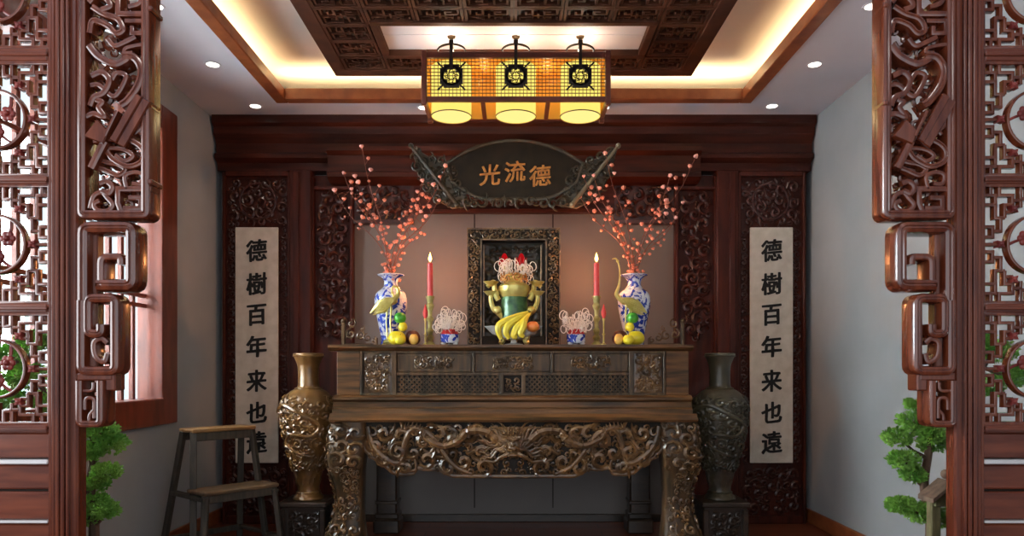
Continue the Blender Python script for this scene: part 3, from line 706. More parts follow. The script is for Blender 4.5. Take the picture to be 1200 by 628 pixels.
for sd in (-1, 1):
    b = MB(); xc = tx(601.5)+sd*0.86
    b.box(xc-0.07, xc+0.07, TB-0.2, TB-0.06, 0.12, 0.82, 0.012); b.box(xc-0.09, xc+0.09, TB-0.22, TB-0.04, 0.0, 0.10, 0.012); b.box(xc-0.08, xc+0.08, TB-0.21, TB-0.05, 0.10, 0.14, 0.008); b.box(xc-0.078, xc+0.078, TB-0.208, TB-0.052, 0.2, 0.225, 0.006)
    b.build('leg', 'stand', t)
for sd in (-1, 1):
    b = MB(); xx = tx(601.5)+sd*1.0; b.box(xx-0.02, xx+0.02, YT+0.2, TB-0.1, 0.66, 0.80, 0.006); b.build('side_apron', 'altar_v', t)

# ================================================================== ALTAR CABINET
S2 = 191.0; YC = F/S2
cx = lambda x: px(x, S2); cz = lambda y: pz(y, S2)
CB = 5.1
t = thing('altar_cabinet', (cx(601), (YC+CB)/2, 0.845), 'wide dark altar cabinet with carved drawers standing on the altar table', 'altar cabinet')
b = MB()
prof = [(YC-0.045, 1.267), (CB, 1.267), (CB, 1.232), (YC-0.01, 1.228), (YC-0.02, 1.236), (YC-0.04, 1.243), (YC-0.045, 1.25)]
b.prism_x(prof, cx(386), cx(811)); b.build('top_board', 'altar_h', t, smooth=0.5)
b = MB(); b.box(cx(395), cx(807), YC+0.012, CB-0.01, cz(464), 1.234); b.build('carcass', 'altar_dark', t)
b = MB()
for a, c in ((395, 422), (780, 807)):
    b = MB(); b.box(cx(a), cx(c), YC-0.006, YC+0.02, cz(463), 1.23, 0.004); b.build('end_board', 'altar_h', t)
b = MB()
for a, c in ((422, 425.5), (459, 465), (737, 743), (777, 780)): b.box(cx(a), cx(c), YC-0.01, YC+0.02, cz(463), 1.23, 0.003)
for a, c in ((411, 414), (436, 440), (460, 463.5)): b.box(cx(425) if a != 436 else cx(462), cx(780) if a != 436 else cx(741), YC-0.008, YC+0.02, cz(c), cz(a), 0.003)
for x in (555, 647): b.box(cx(x)-0.008, cx(x)+0.008, YC-0.010, YC+0.02, cz(437), cz(413), 0.003)
for x in (588, 613.5): b.box(cx(x)-0.012, cx(x)+0.012, YC-0.010, YC+0.02, cz(461), cz(439), 0.003)
b.build('face_frame', 'altar_v', t)
b = MB()
prof = [(YC-0.005, cz(463)), (YC-0.03, cz(466)), (YC-0.03, cz(468)), (YC-0.01, cz(471)), (YC-0.01, cz(477)), (YC-0.035, cz(479)), (YC-0.04, cz(482)), (YC-0.04, 0.846), (CB, 0.846), (CB, cz(463))]
b.prism_x(prof, cx(391), cx(810)); b.build('base_moulding', 'altar_h', t, smooth=0.5)
for k, (a, c) in enumerate(((426, 459), (743.5, 776.5))):
    b = MB(); relief(b, cx(a), cx(c), cz(460), cz(414), YC+0.010, 0.004, 60, k+1)
    pack(b, flatmap(YC+0.011), cx(a), cx(c), cz(460), cz(414), 0.026, 0.009, 91+k, 0.016, tries=1300, dens=0.66); b.build('carved_panel', 'altar_c', t)
for k, (a, c) in enumerate(((465.5, 553), (557, 645), (649, 736.5))):
    d = MB(); d.box(cx(a), cx(c), YC+0.002, YC+0.016, cz(436), cz(414), 0.002); d.sweep([(cx(a)+.008, cz(436)+.008), (cx(c)-.008, cz(436)+.008), (cx(c)-.008, cz(414)-.008), (cx(a)+.008, cz(414)-.008)], 0.004, YC-0.004, YC+0.004, True)
    d = d.build('drawer', 'altar_v', t)
    m_ = (a+c)/2; b = MB(); pack(b, flatmap(YC+0.002), cx(m_-24), cx(m_+24), cz(433.5), cz(416.5), 0.022, 0.009, 95+k, 0.014, lambda u, v, R, q=cx(m_): abs(u-q) < 0.13, 900, 0.66); b.build('drawer_carving', 'altar_c', d)
for k, (a, c) in enumerate(((466, 586), (616, 736))):
    b = MB(); x0, x1, z0, z1 = cx(a), cx(c), cz(459.5), cz(440.5)
    st = 0.05; q = x0-0.1; i = 0
    while q < x1:
        for m_ in (0, 1):
            A = [q, z0] if m_ == 0 else [q, z1]; B = [q+(z1-z0), z1] if m_ == 0 else [q+(z1-z0), z0]
            if m_ == 1: A[0] += st/2; B[0] += st/2
            def clip(A, B):
                dx = B[0]-A[0]; t0 = max(0, (x0-A[0])/dx); t1_ = min(1, (x1-A[0])/dx)
                if t1_-t0 < 0.05: return None
                return [(A[0]+dx*t0, A[1]+(B[1]-A[1])*t0), (A[0]+dx*t1_, A[1]+(B[1]-A[1])*t1_)]
            s_ = clip(A, B)
            if s_: b.sweep(s_, 0.0046, YC+0.002-m_*0.002, YC+0.014, b=0.001)
        q += st*0.62
    b.build('lattice_panel', 'altar_v', t)
b = MB(); pack(b, flatmap(YC+0.011), cx(592), cx(610), cz(459), cz(441), 0.024, 0.009, 99, 0.014, tries=500); b.build('carved_panel', 'altar_c', t)
# little gallery rails at the ends of the cabinet top
for sd in (0, 1):
    X = (lambda x: cx(1202-x)) if sd else (lambda x: cx(x))
    yy = YC+0.12
    g = thing('carved_gallery_rail', (X(415), yy, 1.267), 'small dark carved gallery rail on the altar cabinet top at its %s end' % ('right' if sd else 'left'), 'gallery rail', 'gallery rails on the cabinet ends')
    b = MB(); b.box(X(397)-0.011, X(397)+0.011, yy-0.011, yy+0.011, 1.267, 1.41, 0.003); b.ball((X(397), yy, 1.42), 0.016); b.box(X(437)-0.008, X(437)+0.008, yy-0.009, yy+0.009, 1.267, 1.315, 0.003)
    b.box(X(397), X(437), yy-0.008, yy+0.008, 1.267, 1.279, 0.003); b.build('rail_frame', 'altar_v', g)
    b = MB()
    for u, v, R, ch in ((407, 1.405, 0.03, 1), (406, 1.34, 0.035, -1), (417, 1.33, 0.032, 1), (426, 1.315, 0.028, -1), (434, 1.30, 0.022, 1), (420, 1.375, 0.016, 1)):
        curl(b, flatmap(yy+0.008), X(u), v, R, PI/2, ch*(1 if sd else -1), 0.012, 1.3, 14, 6, 0.2)
    b.build('scroll_carving', 'altar_c', g)

# ================================================================== TALL CARVED VASES ON STANDS
def big_vase(xc, yc, mats, side):
    st = thing('vase_stand', (xc, yc, 0), 'square dark carved stand under the %s carved wooden vase' % side, 'stand', 'stands under the tall vases')
    H = 0.295; w_ = 0.14
    b = MB(); b.box(xc-w_-.01, xc+w_+.01, yc-w_-.01, yc+w_+.01, H-0.03, H, 0.008); b.box(xc-w_+.01, xc+w_-.01, yc-w_+.01, yc+w_-.01, H-0.045, H-0.03); b.build('stand_top', 'stand', st)
    for i in (-1, 1):
        for j in (-1, 1):
            b = MB(); b.box(xc+i*w_, xc+i*(w_-0.035), yc+j*w_, yc+j*(w_-0.035), 0, H-0.045, 0.006); b.build('leg', 'stand', st)
    b = MB(); b.box(xc-w_+.03, xc+w_-.03, yc-w_+.03, yc+w_-.03, 0.05, H-0.045)
    pack(b, flatmap(yc-w_+0.03), xc-w_+.04, xc+w_-.04, 0.05, H-0.05, 0.035, 0.014, 3, 0.02, tries=500); b.build('carved_side', 'stand', st)
    t = thing('carved_vase', (xc, yc, H), 'tall %s carved wooden vase standing %s of the altar' % (('golden brown', 'left') if mats == 'vasewood' else ('dark shadowed', 'right')), 'vase', 'tall carved wooden vases')
    P = [(0.0, 0.0), (0.088, 0.0), (0.094, 0.015), (0.082, 0.03), (0.068, 0.05), (0.07, 0.09), (0.083, 0.16), (0.105, 0.24), (0.132, 0.34), (0.152, 0.43), (0.162, 0.50), (0.166, 0.56), (0.160, 0.61), (0.140, 0.655), (0.108, 0.685),
         (0.080, 0.70), (0.067, 0.715), (0.064, 0.75), (0.064, 0.80), (0.069, 0.85), (0.085, 0.89), (0.094, 0.91), (0.092, 0.922), (0.08, 0.92), (0.06, 0.88), (0.055, 0.80), (0.0, 0.79)]
    C = catmull([Vector((r, z, 0)) for r, z in P], 4)
    C = [(max(0.0005, p.x), p.y) for p in C]
    def fn(a, z):
        if z < 0.1 or z > 0.66: return 0
        q = noise.noise(Vector((math.cos(a)*2.6, math.sin(a)*2.6, z*14))); return 0.007*(1-min(1, abs(q)*3.4))
    b = MB(); b.lathe((xc, yc, H), C, 64, fn, cap=False); b.build('body', mats, t)
    def rad(z):
        for i in range(len(P)-1):
            if P[i][1] <= z <= P[i+1][1] and P[i+1][1] > P[i][1]:
                k = (z-P[i][1])/(P[i+1][1]-P[i][1]); return P[i][0]+(P[i+1][0]-P[i][0])*k
        return 0.06
    def mp(u, v, h):
        r = rad(v)+h+0.001; a = -PI/2+u/0.14; return Vector((xc+r*math.cos(a), yc+r*math.sin(a), H+v))
    b = MB(); L = PI*0.14*0.72
    pack(b, mp, -L, L, 0.17, 0.66, 0.034, 0.012, 5, 0.012, tries=2200, dens=0.68)
    # winding dragon
    D = catmull([Vector((u, v, 0)) for u, v in ((-0.2, 0.55), (-0.1, 0.60), (0.0, 0.55), (0.09, 0.48), (0.05, 0.41), (-0.06, 0.42), (-0.10, 0.36), (-0.02, 0.30), (0.07, 0.27), (0.03, 0.2))], 6)
    b.tube([mp(p.x, p.y, 0.014) for p in D], [0.015*(1-0.6*i/len(D)) for i in range(len(D))], 7)
    b.build('relief_carving', mats, t)
    b = MB()
    for z, r in ((0.70, 0.082), (0.045, 0.073), (0.905, 0.093)): b.lathe((xc, yc, H+z), [(r-0.01, -0.008), (r+0.003, -0.004), (r+0.005, 0), (r+0.003, 0.004), (r-0.01, 0.008)], 32, cap=False)
    b.build('neck_ring', mats, t)
big_vase(px(361.5, 184.5), F/184.5, 'vasewood', 'left')
big_vase(px(843.5, 184.5), F/184.5, 'vasewood_shaded', 'right')

# ================================================================== NICHE FRAME WITH RED LAMPS
SN = 176.0; YN = F/SN
nx = lambda x: px(x, SN); nz = lambda y: pz(y, SN)
ZT = 1.267
t = thing('ancestral_niche', (nx(602), YN+0.05, ZT), 'carved bronze-brown rectangular niche frame at the centre of the altar top', 'niche')
b = MB()
x0, x1, z1 = nx(548), nx(656), nz(268)
for a, c, d, e in ((x0, x0+0.095, ZT, z1), (x1-0.095, x1, ZT, z1), (x0+0.095, x1-0.095, z1-0.075, z1), (x0+0.095, x1-0.095, ZT, ZT+0.07)): b.box(a, c, YN, YN+0.13, d, e, 0.004)
b.build('frame', 'altar_dark', t)
b = MB(); fm = flatmap(YN)
pack(b, fm, x0, x0+0.085, ZT, z1, 0.024, 0.009, 1, 0.014, tries=1500); pack(b, fm, x1-0.085, x1, ZT, z1, 0.024, 0.009, 1, 0.014, tries=1500)
pack(b, fm, x0+0.085, x1-0.085, z1-0.07, z1, 0.024, 0.009, 2, 0.014, tries=900)
for q in (0.0, 0.09): b.sweep([(x0+q, ZT), (x0+q, z1-q*0.8), (x1-q, z1-q*0.8), (x1-q, ZT)], 0.005, YN-0.012, YN+0.005)
b.build('frame_carving', 'frame_c', t)
b = MB(); b.box(x0+0.09, x1-0.09, YN+0.115, YN+0.13, ZT, z1-0.07); relief(b, x0+0.1, x1-0.1, ZT+0.07, z1-0.08, YN+0.112, 0.012, 26, 4, 0.008)
pack(b, flatmap(YN+0.112), x0+0.13, x1-0.13, z1-0.17, z1-0.09, 0.03, 0.012, 7, 0.016, tries=400); b.build('back_panel', 'plaque_g', t)
for q in (566.5, 628.5+6):
    b = MB(); b.box(nx(q)-0.006, nx(q)+0.006, YN+0.03, YN+0.045, ZT+0.07, z1-0.1, 0.002); b.build('inner_upright', 'frame_c', t)
for k, q in enumerate((591, 611)):
    r = thing('red_altar_lamp', (nx(q), YN-0.05, ZT), 'small glowing red altar lamp in the niche, the %s of the pair' % ('left', 'right')[k], 'lamp', 'pair of red lamps')
    r.location = (nx(q), YN+0.06, ZT+0.07); WL[r.name] = Vector(r.location)
    X_, Y_, Z_ = r.location; zt = nz(302)
    b = MB(); b.lathe((X_, Y_, Z_), [(0.03, 0), (0.03, 0.01), (0.008, 0.02), (0.007, zt-Z_-0.07), (0.018, zt-Z_-0.06), (0.028, zt-Z_-0.045)], 14); b.build('stem', 'oldbrass', r)
    b = MB(); b.ball((X_, Y_, zt), 0.021, 12, 8, (1, 1, 1.9)); b.build('lamp_glow', 'redlamp', r)
    b = MB()
    for a in range(7):
        b.tube([(X_, Y_, zt-0.05), (X_+0.03*math.cos(a*0.9), Y_+0.03*math.sin(a*0.9), zt-0.03), (X_+0.035*math.cos(a*0.9), Y_+0.035*math.sin(a*0.9), zt+0.01)], [0.008, 0.012, 0.002], 6)
    b.build('lotus_petals', 'redband', r)

# ================================================================== CENTRAL BRASS BURNER
SB = 184.0; YBn = F/SB; X0 = px(602.5, SB)
Z = lambda y: pz(y, SB)
t = thing('incense_burner', (X0, YBn, ZT), 'large brass incense burner with green body and dragon handles at the altar centre', 'incense burner')
b = MB()
zb = Z(376)
b.lathe((X0, YBn, 0), [(0.03, ZT+0.04), (0.05, ZT+0.06), (0.074, ZT+0.1), (0.088, zb), (0.088, Z(362)), (0.082, Z(350)), (0.078, Z(347))], 32); b.build('green_body', 'greenbody', t)
b = MB(); b.lathe((X0, YBn, 0), [(0.078, Z(349)), (0.09, Z(345)), (0.1, Z(340)), (0.1, Z(336)), (0.085, Z(333)), (0.06, Z(331)), (0.05, Z(325)), (0.062, Z(322)), (0.05, Z(321)), (0.04, Z(326))], 32); b.build('brass_collar', 'brass', t)
b = MB(); pack(b, lambda u, v, h: Vector((X0+(0.09+h)*math.sin(u/0.09), YBn-(0.09+h)*math.cos(u/0.09), v)), -0.1, 0.1, Z(333), Z(320), 0.026, 0.012, 5, 0.012, tries=300)
b.build('collar_carving', 'gold', t)
for m_ in (-1, 1):
    b = MB()
    P = [(0.07, 372), (0.10, 367), (0.13, 362), (0.148, 352), (0.14, 344), (0.115, 342), (0.10, 346)]
    C = catmull([Vector((X0+m_*a, YBn-0.03, Z(q))) for a, q in P], 6); b.tube(C, [0.02*(1-0.5*i/len(C)) for i in range(len(C))], 8)
    P = [(0.10, 352), (0.12, 344), (0.125, 336), (0.13, 331), (0.15, 333), (0.17, 337)]
    C = catmull([Vector((X0+m_*a, YBn-0.03, Z(q))) for a, q in P], 6); b.tube(C, [0.018-0.006*i/len(C) for i in range(len(C))], 8)
    b.lathe((X0+m_*0.145, YBn-0.03, Z(334)), [(0.02, -0.01), (0.045, 0.012), (0.05, 0.018), (0.03, 0.02)], 16); b.lathe((X0+m_*0.15, YBn-0.03, Z(345)), [(0.02, -0.01), (0.04, 0.01), (0.045, 0.016), (0.03, 0.018)], 16)
    b.ball((X0+m_*0.105, YBn-0.05, Z(364)), 0.026); b.build('dragon_handle', 'brass', t)
b = MB()
for a in range(3):
    g = -PI/2+a*2*PI/3+PI/3
    C = catmull([Vector((X0+math.cos(g)*r, YBn+math.sin(g)*r, z)) for r, z in ((0.04, ZT+0.07), (0.09, ZT+0.06), (0.085, ZT+0.03), (0.10, ZT+0.012))], 5); b.tube(C, [0.026-0.010*i/len(C) for i in range(len(C))], 8)
b.lathe((X0, YBn, ZT), [(0.055, 0.035), (0.075, 0.045), (0.06, 0.07)], 24); b.build('foot', 'brass', t)
def ash_curls(xc, yc, z, R, H, n, seed, label):
    rnd = random.Random(seed); b = MB()
    for i in range(n):
        a = rnd.uniform(0, 2*PI); r0 = rnd.uniform(0, R*0.35); l = rnd.uniform(0.5, 1.0); P = []
        cr = rnd.uniform(0.18, 0.34)*R; ch = rnd.choice((-1, 1)); tl = rnd.uniform(0.4, 1.0)
        bxv = Vector((xc+r0*math.cos(a), yc+r0*math.sin(a), z)); tip = bxv+Vector((math.cos(a)*R*tl*0.8, math.sin(a)*R*tl*0.8, H*l*(1.15-0.5*tl)))
        for k in range(6): P.append(bxv.lerp(tip, k/5)+Vector((0, 0, 0.12*H*math.sin(PI*k/5))))
        d = Vector((math.cos(a+rnd.uniform(-1, 1)), math.sin(a), 0))
        for k in range(1, 12):
            g = k*0.5; P.append(tip+d*(cr*math.sin(g)*(1-k*0.04))+Vector((0, 0, cr*(math.cos(g)-1)*ch)))
        b.tube(P, 0.0027, 5)
    o = b.build('curled_incense', 'ash', None, (xc, yc, z)); tag(o, label, 'incense', None, 'stuff'); return o
ash_curls(X0, YBn, Z(327), 0.11, 0.085, 46, 9, 'spray of pale curled incense ash on the central brass burner')

# bowls with curled incense
for k, q in enumerate((527, 675)):
    s_ = 185.6; xc, yc = px(q, s_), F/s_; nm = ('left', 'right')[k]
    t = thing('incense_bowl', (xc, yc, ZT), 'small blue-and-white porcelain incense bowl %s of the central burner' % nm, 'incense bowl', 'porcelain incense bowls')
    b = MB(); b.lathe((xc, yc, ZT+0.012), [(0.042, 0), (0.054, 0.004), (0.059, 0.02), (0.060, 0.048), (0.062, 0.056), (0.058, 0.058), (0.052, 0.05), (0.01, 0.048)], 28); b.build('bowl', 'bluewhite', t)
    for a in (-0.038, 0.038):
        b = MB(); b.ball((xc+a, yc-0.028, ZT+0.012), 0.014, 10, 6, (1.2, 1, 0.85)); b.build('foot', 'white', t)
    b = MB(); b.ball((xc, yc+0.035, ZT+0.012), 0.014, 10, 6, (1.2, 1, 0.85)); b.build('foot', 'white', t)
    b = MB(); b.lathe((xc, yc, ZT+0.055), [(0.05, 0), (0.056, 0.018), (0.040, 0.045), (0.01, 0.052)], 20, lambda a, z: 0.004*math.sin(a*9)); b.build('red_incense_bundle', 'redband', t)
    ash_curls(xc, yc, ZT+0.075, 0.095, 0.12, 44, 19+k, 'white curled incense ash rising from the %s porcelain bowl' % nm)

# candles and candlesticks
for k, q in enumerate((504, 699)):
    s_ = 183; xc, yc = px(q, s_), F/s_; nm = ('left', 'right')[k]; zz = lambda y: pz(y, s_)
    t = thing('candlestick', (xc, yc, ZT), 'turned greenish brass candlestick holding the %s tall red candle' % nm, 'candlestick', 'brass candlesticks')
    h = zz(347)-ZT
    b = MB(); b.lathe((xc, yc, ZT), [(0.034, 0), (0.036, 0.008), (0.026, 0.016), (0.016, 0.03), (0.024, 0.045), (0.026, 0.055), (0.014, 0.07), (0.020, 0.09), (0.022, 0.10), (0.012, 0.115), (0.014, 0.15), (0.022, 0.165), (0.024, 0.175), (0.013, 0.19), (0.014, 0.22), (0.022, h-0.075), (0.026, h-0.06), (0.018, h-0.045), (0.022, h-0.02), (0.028, h-0.008), (0.028, h), (0.016, h)], 20)
    b.build('turned_stem', 'oldbrass', t)
    t = thing('red_candle', (xc, yc, ZT+h), 'tall lit red candle on the %s brass candlestick' % nm, 'candle', 'tall lit red candles')
    b = MB(); hc = zz(308)-ZT-h; b.lathe((xc, yc, ZT+h), [(0.019, 0), (0.0185, hc*0.5), (0.017, hc-0.004), (0.013, hc), (0.003, hc-0.003)], 18); b.build('wax', 'redwax', t)
    b = MB(); b.tube([(xc, yc, ZT+h+hc-0.004), (xc, yc, ZT+h+hc+0.014)], 0.0018, 6); b.build('wick', 'wick', t)
    b = MB(); b.lathe((xc, yc, ZT+h+hc+0.006), [(0.001, 0), (0.008, 0.01), (0.0105, 0.02), (0.008, 0.034), (0.004, 0.046), (0.0005, 0.06)], 14); b.build('flame', 'flame', t)
    # small electric red candle on thin stand
    q2 = 498.5 if k == 0 else 707.5; s3 = 186; xc, yc = px(q2, s3), F/s3; zz3 = lambda y: pz(y, s3)
    t = thing('small_red_candle_lamp', (xc, yc, ZT), 'small red flame-tipped lamp on thin brass stem beside the %s candlestick' % nm, 'lamp', 'small red candle lamps')
    b = MB(); h = zz3(373)-ZT; b.lathe((xc, yc, ZT), [(0.02, 0), (0.02, 0.006), (0.006, 0.014), (0.005, 0.06), (0.010, 0.07), (0.005, 0.08), (0.005, h-0.02), (0.009, h-0.008), (0.009, h)], 14); b.build('stem', 'brass', t)
    b = MB(); b.lathe((xc, yc, ZT+h), [(0.007, 0), (0.015, 0.02), (0.016, 0.04), (0.010, 0.06), (0.003, 0.085), (0.0005, 0.09)], 14); b.build('red_bulb', 'redwax', t)

# blue and white vases, cranes, fruit
random.seed(4)
def fl_vase(k):
    q = (458, 743)[k]; nm = ('left', 'right')[k]; s_ = 179.5; xc, yc = px(q, s_), F/s_
    t = thing('porcelain_vase', (xc, yc, ZT), 'blue-and-white porcelain vase at the %s end of the altar top' % nm, 'vase', 'blue-and-white flower vases')
    H = pz(323, s_)-ZT; e = H/0.46
    P = [(0.0, 0.0), (0.062, 0), (0.066, 0.01), (0.062, 0.04), (0.07, 0.09), (0.085, 0.16), (0.1, 0.23), (0.106, 0.28), (0.104, 0.32), (0.09, 0.35), (0.065, 0.37), (0.050, 0.385), (0.044, 0.405), (0.048, 0.43), (0.065, 0.45), (0.086, 0.458), (0.085, 0.464), (0.06, 0.455), (0.040, 0.43), (0.038, 0.40), (0.0, 0.39)]
    C = [(max(0.0005, p.x), p.y*e) for p in catmull([Vector((r, z, 0)) for r, z in P], 3)]
    b = MB(); b.lathe((xc, yc, ZT), C, 40, cap=False); b.build('body', 'bluewhite', t)
    b = MB(); b.lathe((xc, yc, ZT+H), [(0.070, -0.004), (0.085, 0.0), (0.088, 0.004), (0.084, 0.007), (0.070, 0.001), (0.068, -0.003)], 40, cap=False); b.build('rim', 'white', t)
    # branches: tips in pixels at the plane of the vase
    L = [[(428, 178), (436, 192), (438, 204), (447, 221), (453, 238), (455, 252), (458, 270)], [(402, 202), (412, 214), (421, 215), (424, 228), (434, 242), (441, 256), (447, 270)], [(398, 229), (408, 238), (417, 227), (415, 248), (428, 258), (440, 268)],
         [(413, 203), (409, 223), (418, 231), (431, 240), (443, 262), (448, 282)], [(521, 192), (514, 203), (507, 214), (498, 228), (488, 243), (480, 258), (470, 275)], [(493, 207), (499, 210), (486, 219), (492, 222), (481, 230), (473, 246), (466, 262)],
         [(515, 236), (504, 244), (494, 250), (482, 249), (476, 264), (466, 285)], [(500, 255), (489, 243), (490, 234), (482, 260), (472, 280)]]
    if k: L = [[(x+285+(5 if x > 470 else 0)-(0 if x > 440 else 2), y+(2 if i % 2 else -3)) for x, y in B] for i, B in enumerate(L)]
    for i, B in enumerate(L):
        dy = random.uniform(-0.16, 0.12)
        yt = yc+dy; r = thing('blossom_branch', (xc, yc, ZT+H), None, 'flower branch', 'coral blossom branches in the %s vase' % nm)
        r['label'] = 'coral blossom branch in the %s vase, %s' % (nm, ('the tallest, rising almost straight up', 'leaning left with its tip left of the tallest', 'the outermost and lowest on the left', 'leaning left, just inside the outermost left one', 'the farthest reaching on the right', 'leaning right, inside the farthest reaching one', 'leaning right with a mid height tip', 'the short one, lowest on the right')[i])
        tip = B[0]; base = Vector((xc+random.uniform(-0.02, 0.02), yc+random.uniform(-0.02, 0.02), ZT+H-0.07)); T = Vector((px(tip[0], s_), yt, pz(tip[1], s_)))
        mid = base.lerp(T, 0.42)+Vector(((xc-T.x)*0.16, 0, 0.03))
        C = catmull([base, base+Vector((0, 0, 0.09)), mid, base.lerp(T, 0.75), T], 6); n = len(C)
        b = MB(); b.tube(C, [0.0042-0.0028*i_/n for i_ in range(n)], 6); tw = MB
        buds = [Vector((px(x, s_), yt+random.uniform(-0.03, 0.03), pz(y, s_))) for x, y in B]
        for z_ in range(11):
            u = (z_+2)/16; c = C[int(u*(n-1))]
            buds.append(c+Vector((random.uniform(-0.05, 0.05), random.uniform(-0.03, 0.03), random.uniform(-0.01, 0.02))))
        for p in buds:
            c = min(C, key=lambda v: (v-p+Vector((0, 0, 0.03))).length)
            b.tube([c, c.lerp(p, 0.5)+Vector((0, 0, -0.004)), p], 0.0013, 4)
        b.build('stem', 'twig', r)
        for j, p in enumerate(buds):
            o = bpy.data.objects.new('blossom', BUD[0] if j > 3 or j % 2 else BUD[1]); COL.objects.link(o); o.parent = r
            o.location = p-WL[r.name]; sc = random.uniform(0.8, 1.15)*(0.95 if j < len(B) else 0.7); o.scale = (sc, sc, sc*1.1)
            o.rotation_euler = (random.uniform(-.5, .5), random.uniform(-.5, .5), random.uniform(0, 3))
BUD = []
for mt in ('bud', 'bud_pale'):
    b = MB(); b.ball((0, 0, 0), 0.011, 8, 6)
    for a in range(5): b.ball((0.008*math.cos(a*1.257), 0.008*math.sin(a*1.257), 0.004), 0.0085, 6, 5)
    o = b.build('blossom', mt, None, (0, 0, 0)); BUD.append(o.data); bpy.data.objects.remove(o)
for k in (0, 1): fl_vase(k)
def crane(k):
    m_ = 1 if k == 0 else -1      # beak direction
    q = (456, 736)[k]; s_ = 184.5; xc, yc = px(q, s_), F/s_; Zc = lambda y: pz(y, s_)
    t = thing('brass_crane', (xc, yc, ZT), ('brass crane with lowered neck in front of the left porcelain vase', 'brass crane with long raised curving neck in front of the right porcelain vase')[k], 'crane figurine', 'brass cranes')
    b = MB(); b.ball((xc, yc, Zc(353)), 0.050, 16, 10, (1.1, 0.7, 0.52))
    old = len(b.v)
    C = catmull([Vector((xc-m_*0.04, yc, Zc(354))), Vector((xc-m_*0.09, yc, Zc(362))), Vector((xc-m_*0.12, yc, Zc(367)))], 4); b.tube(C, [0.03, 0.026, 0.024, 0.02, 0.016, 0.012, 0.009, 0.006, 0.003], 8)
    if k == 1: N = [(0.03, 352), (0.062, 346), (0.074, 338), (0.072, 326), (0.062, 314), (0.068, 306), (0.088, 303), (0.104, 306)]
    else: N = [(0.03, 352), (0.06, 345), (0.055, 338), (0.03, 336), (0.02, 340), (0.028, 346), (0.05, 352)]
    if k == 1:
        N = [(0.035, 354), (0.072, 347), (0.076, 343), (0.060, 334), (0.055, 322), (0.06, 312), (0.078, 304), (0.104, 304)]
    C = catmull([Vector((xc+m_*a, yc-0.02, Zc(y))) for a, y in N], 5); n = len(C)
    b.tube(C, [0.018-0.013*min(1, i/n*1.8) if i < n-6 else 0.006-0.0045*(i-n+6)/6 for i in range(n)], 8); b.ball(C[-8], 0.0095)
    b.build('body', 'brass', t)
    b = MB()
    for f in range(7):
        a = f*0.012; b.tube([(xc+m_*0.035, yc-0.038-0.002*f, Zc(350)-a*0.3), (xc-m_*0.02, yc-0.046, Zc(352)-a), (xc-m_*(0.06+a*0.5), yc-0.036, Zc(356)-a)], [0.006, 0.011, 0.003], 6)
    b.build('wing', 'brass', t)
    for a in (-0.012, 0.014):
        b = MB(); b.tube([(xc+a, yc, Zc(356)), (xc+a-0.006, yc, Zc(378)), (xc+a, yc, ZT+0.04)], [0.007, 0.0045, 0.005], 6); b.build('leg', 'brass', t)
    b = MB(); b.ball((xc, yc, ZT+0.022), 0.034, 14, 8, (1.2, 1, 0.6)); b.ball((xc+m_*0.05, yc-0.01, ZT+0.028), 0.013)
    for i in (-1, 1):
        for j in (-1, 1): b.ball((xc+i*0.03, yc+j*0.026, ZT+0.008), 0.012, 8, 6, (1, 1, 0.65))
    b.build('tortoise_base', 'oldbrass', t)
for k in (0, 1): crane(k)
def fruit(name, mat, x, y, z, r, sc, label, cat='fruit', stem=True, grp=None):
    t = thing(name, (x, y, z), label, cat, grp); b = MB()
    prof = []
    for i in range(13):
        a = PI*i/12; rr = math.sin(a)*(1+0.10*math.cos(a)); zz = (1-math.cos(a))/2
        dimp = 0.10*math.exp(-((1-zz)/0.05)**2); prof.append((max(0.0004, rr*r), (zz-dimp)*2*r*sc))
    b.lathe((x, y, z), prof, 20, lambda a, z_: r*0.02*math.sin(a*5), cap=False); b.build('flesh', mat, t)
    if stem: b = MB(); b.tube([(x, y, z+1.75*r*sc), (x+r*0.1, y, z+2.05*r*sc)], 0.002, 6); b.build('stem', 'bark', t)
    return t
for k, (q, m_) in enumerate(((472, 1), (738, -1))):
    s_ = 188; yc = F/s_; X = lambda a: px(q+m_*a, s_); nm = ('left', 'right')[k]
    fruit('pomelo', 'yellowfruit', X(-7), yc, ZT, 0.055, 0.85, 'large yellow pomelo in the %s fruit heap' % nm)
    fruit('mango', 'yellowfruit', X(-1) if k == 0 else X(4), yc-0.075, ZT, 0.034, 0.95, 'small yellow fruit at the front of the %s fruit heap' % nm)
    fruit('dark_plum', 'darkfruit', X(10), yc+0.05, ZT, 0.050, 1.0, 'dark purple fruit at the back of the %s fruit heap' % nm)
    fruit('peach', 'peach', X(14), yc-0.045, ZT, 0.029, 1.25, 'small peach-coloured fruit at the inner side of the %s heap' % nm)
    fruit('yellow_pear', 'yellowfruit', X(0), yc+0.0, ZT+0.085, 0.028, 1.1, 'yellow pear on top of the pomelo in the %s fruit heap' % nm, stem=False)
    fruit('green_guava', 'greenfruit', X(-3), yc-0.005, ZT+0.135, 0.038, 0.95, 'bright green round fruit topmost of the %s fruit heap' % nm)
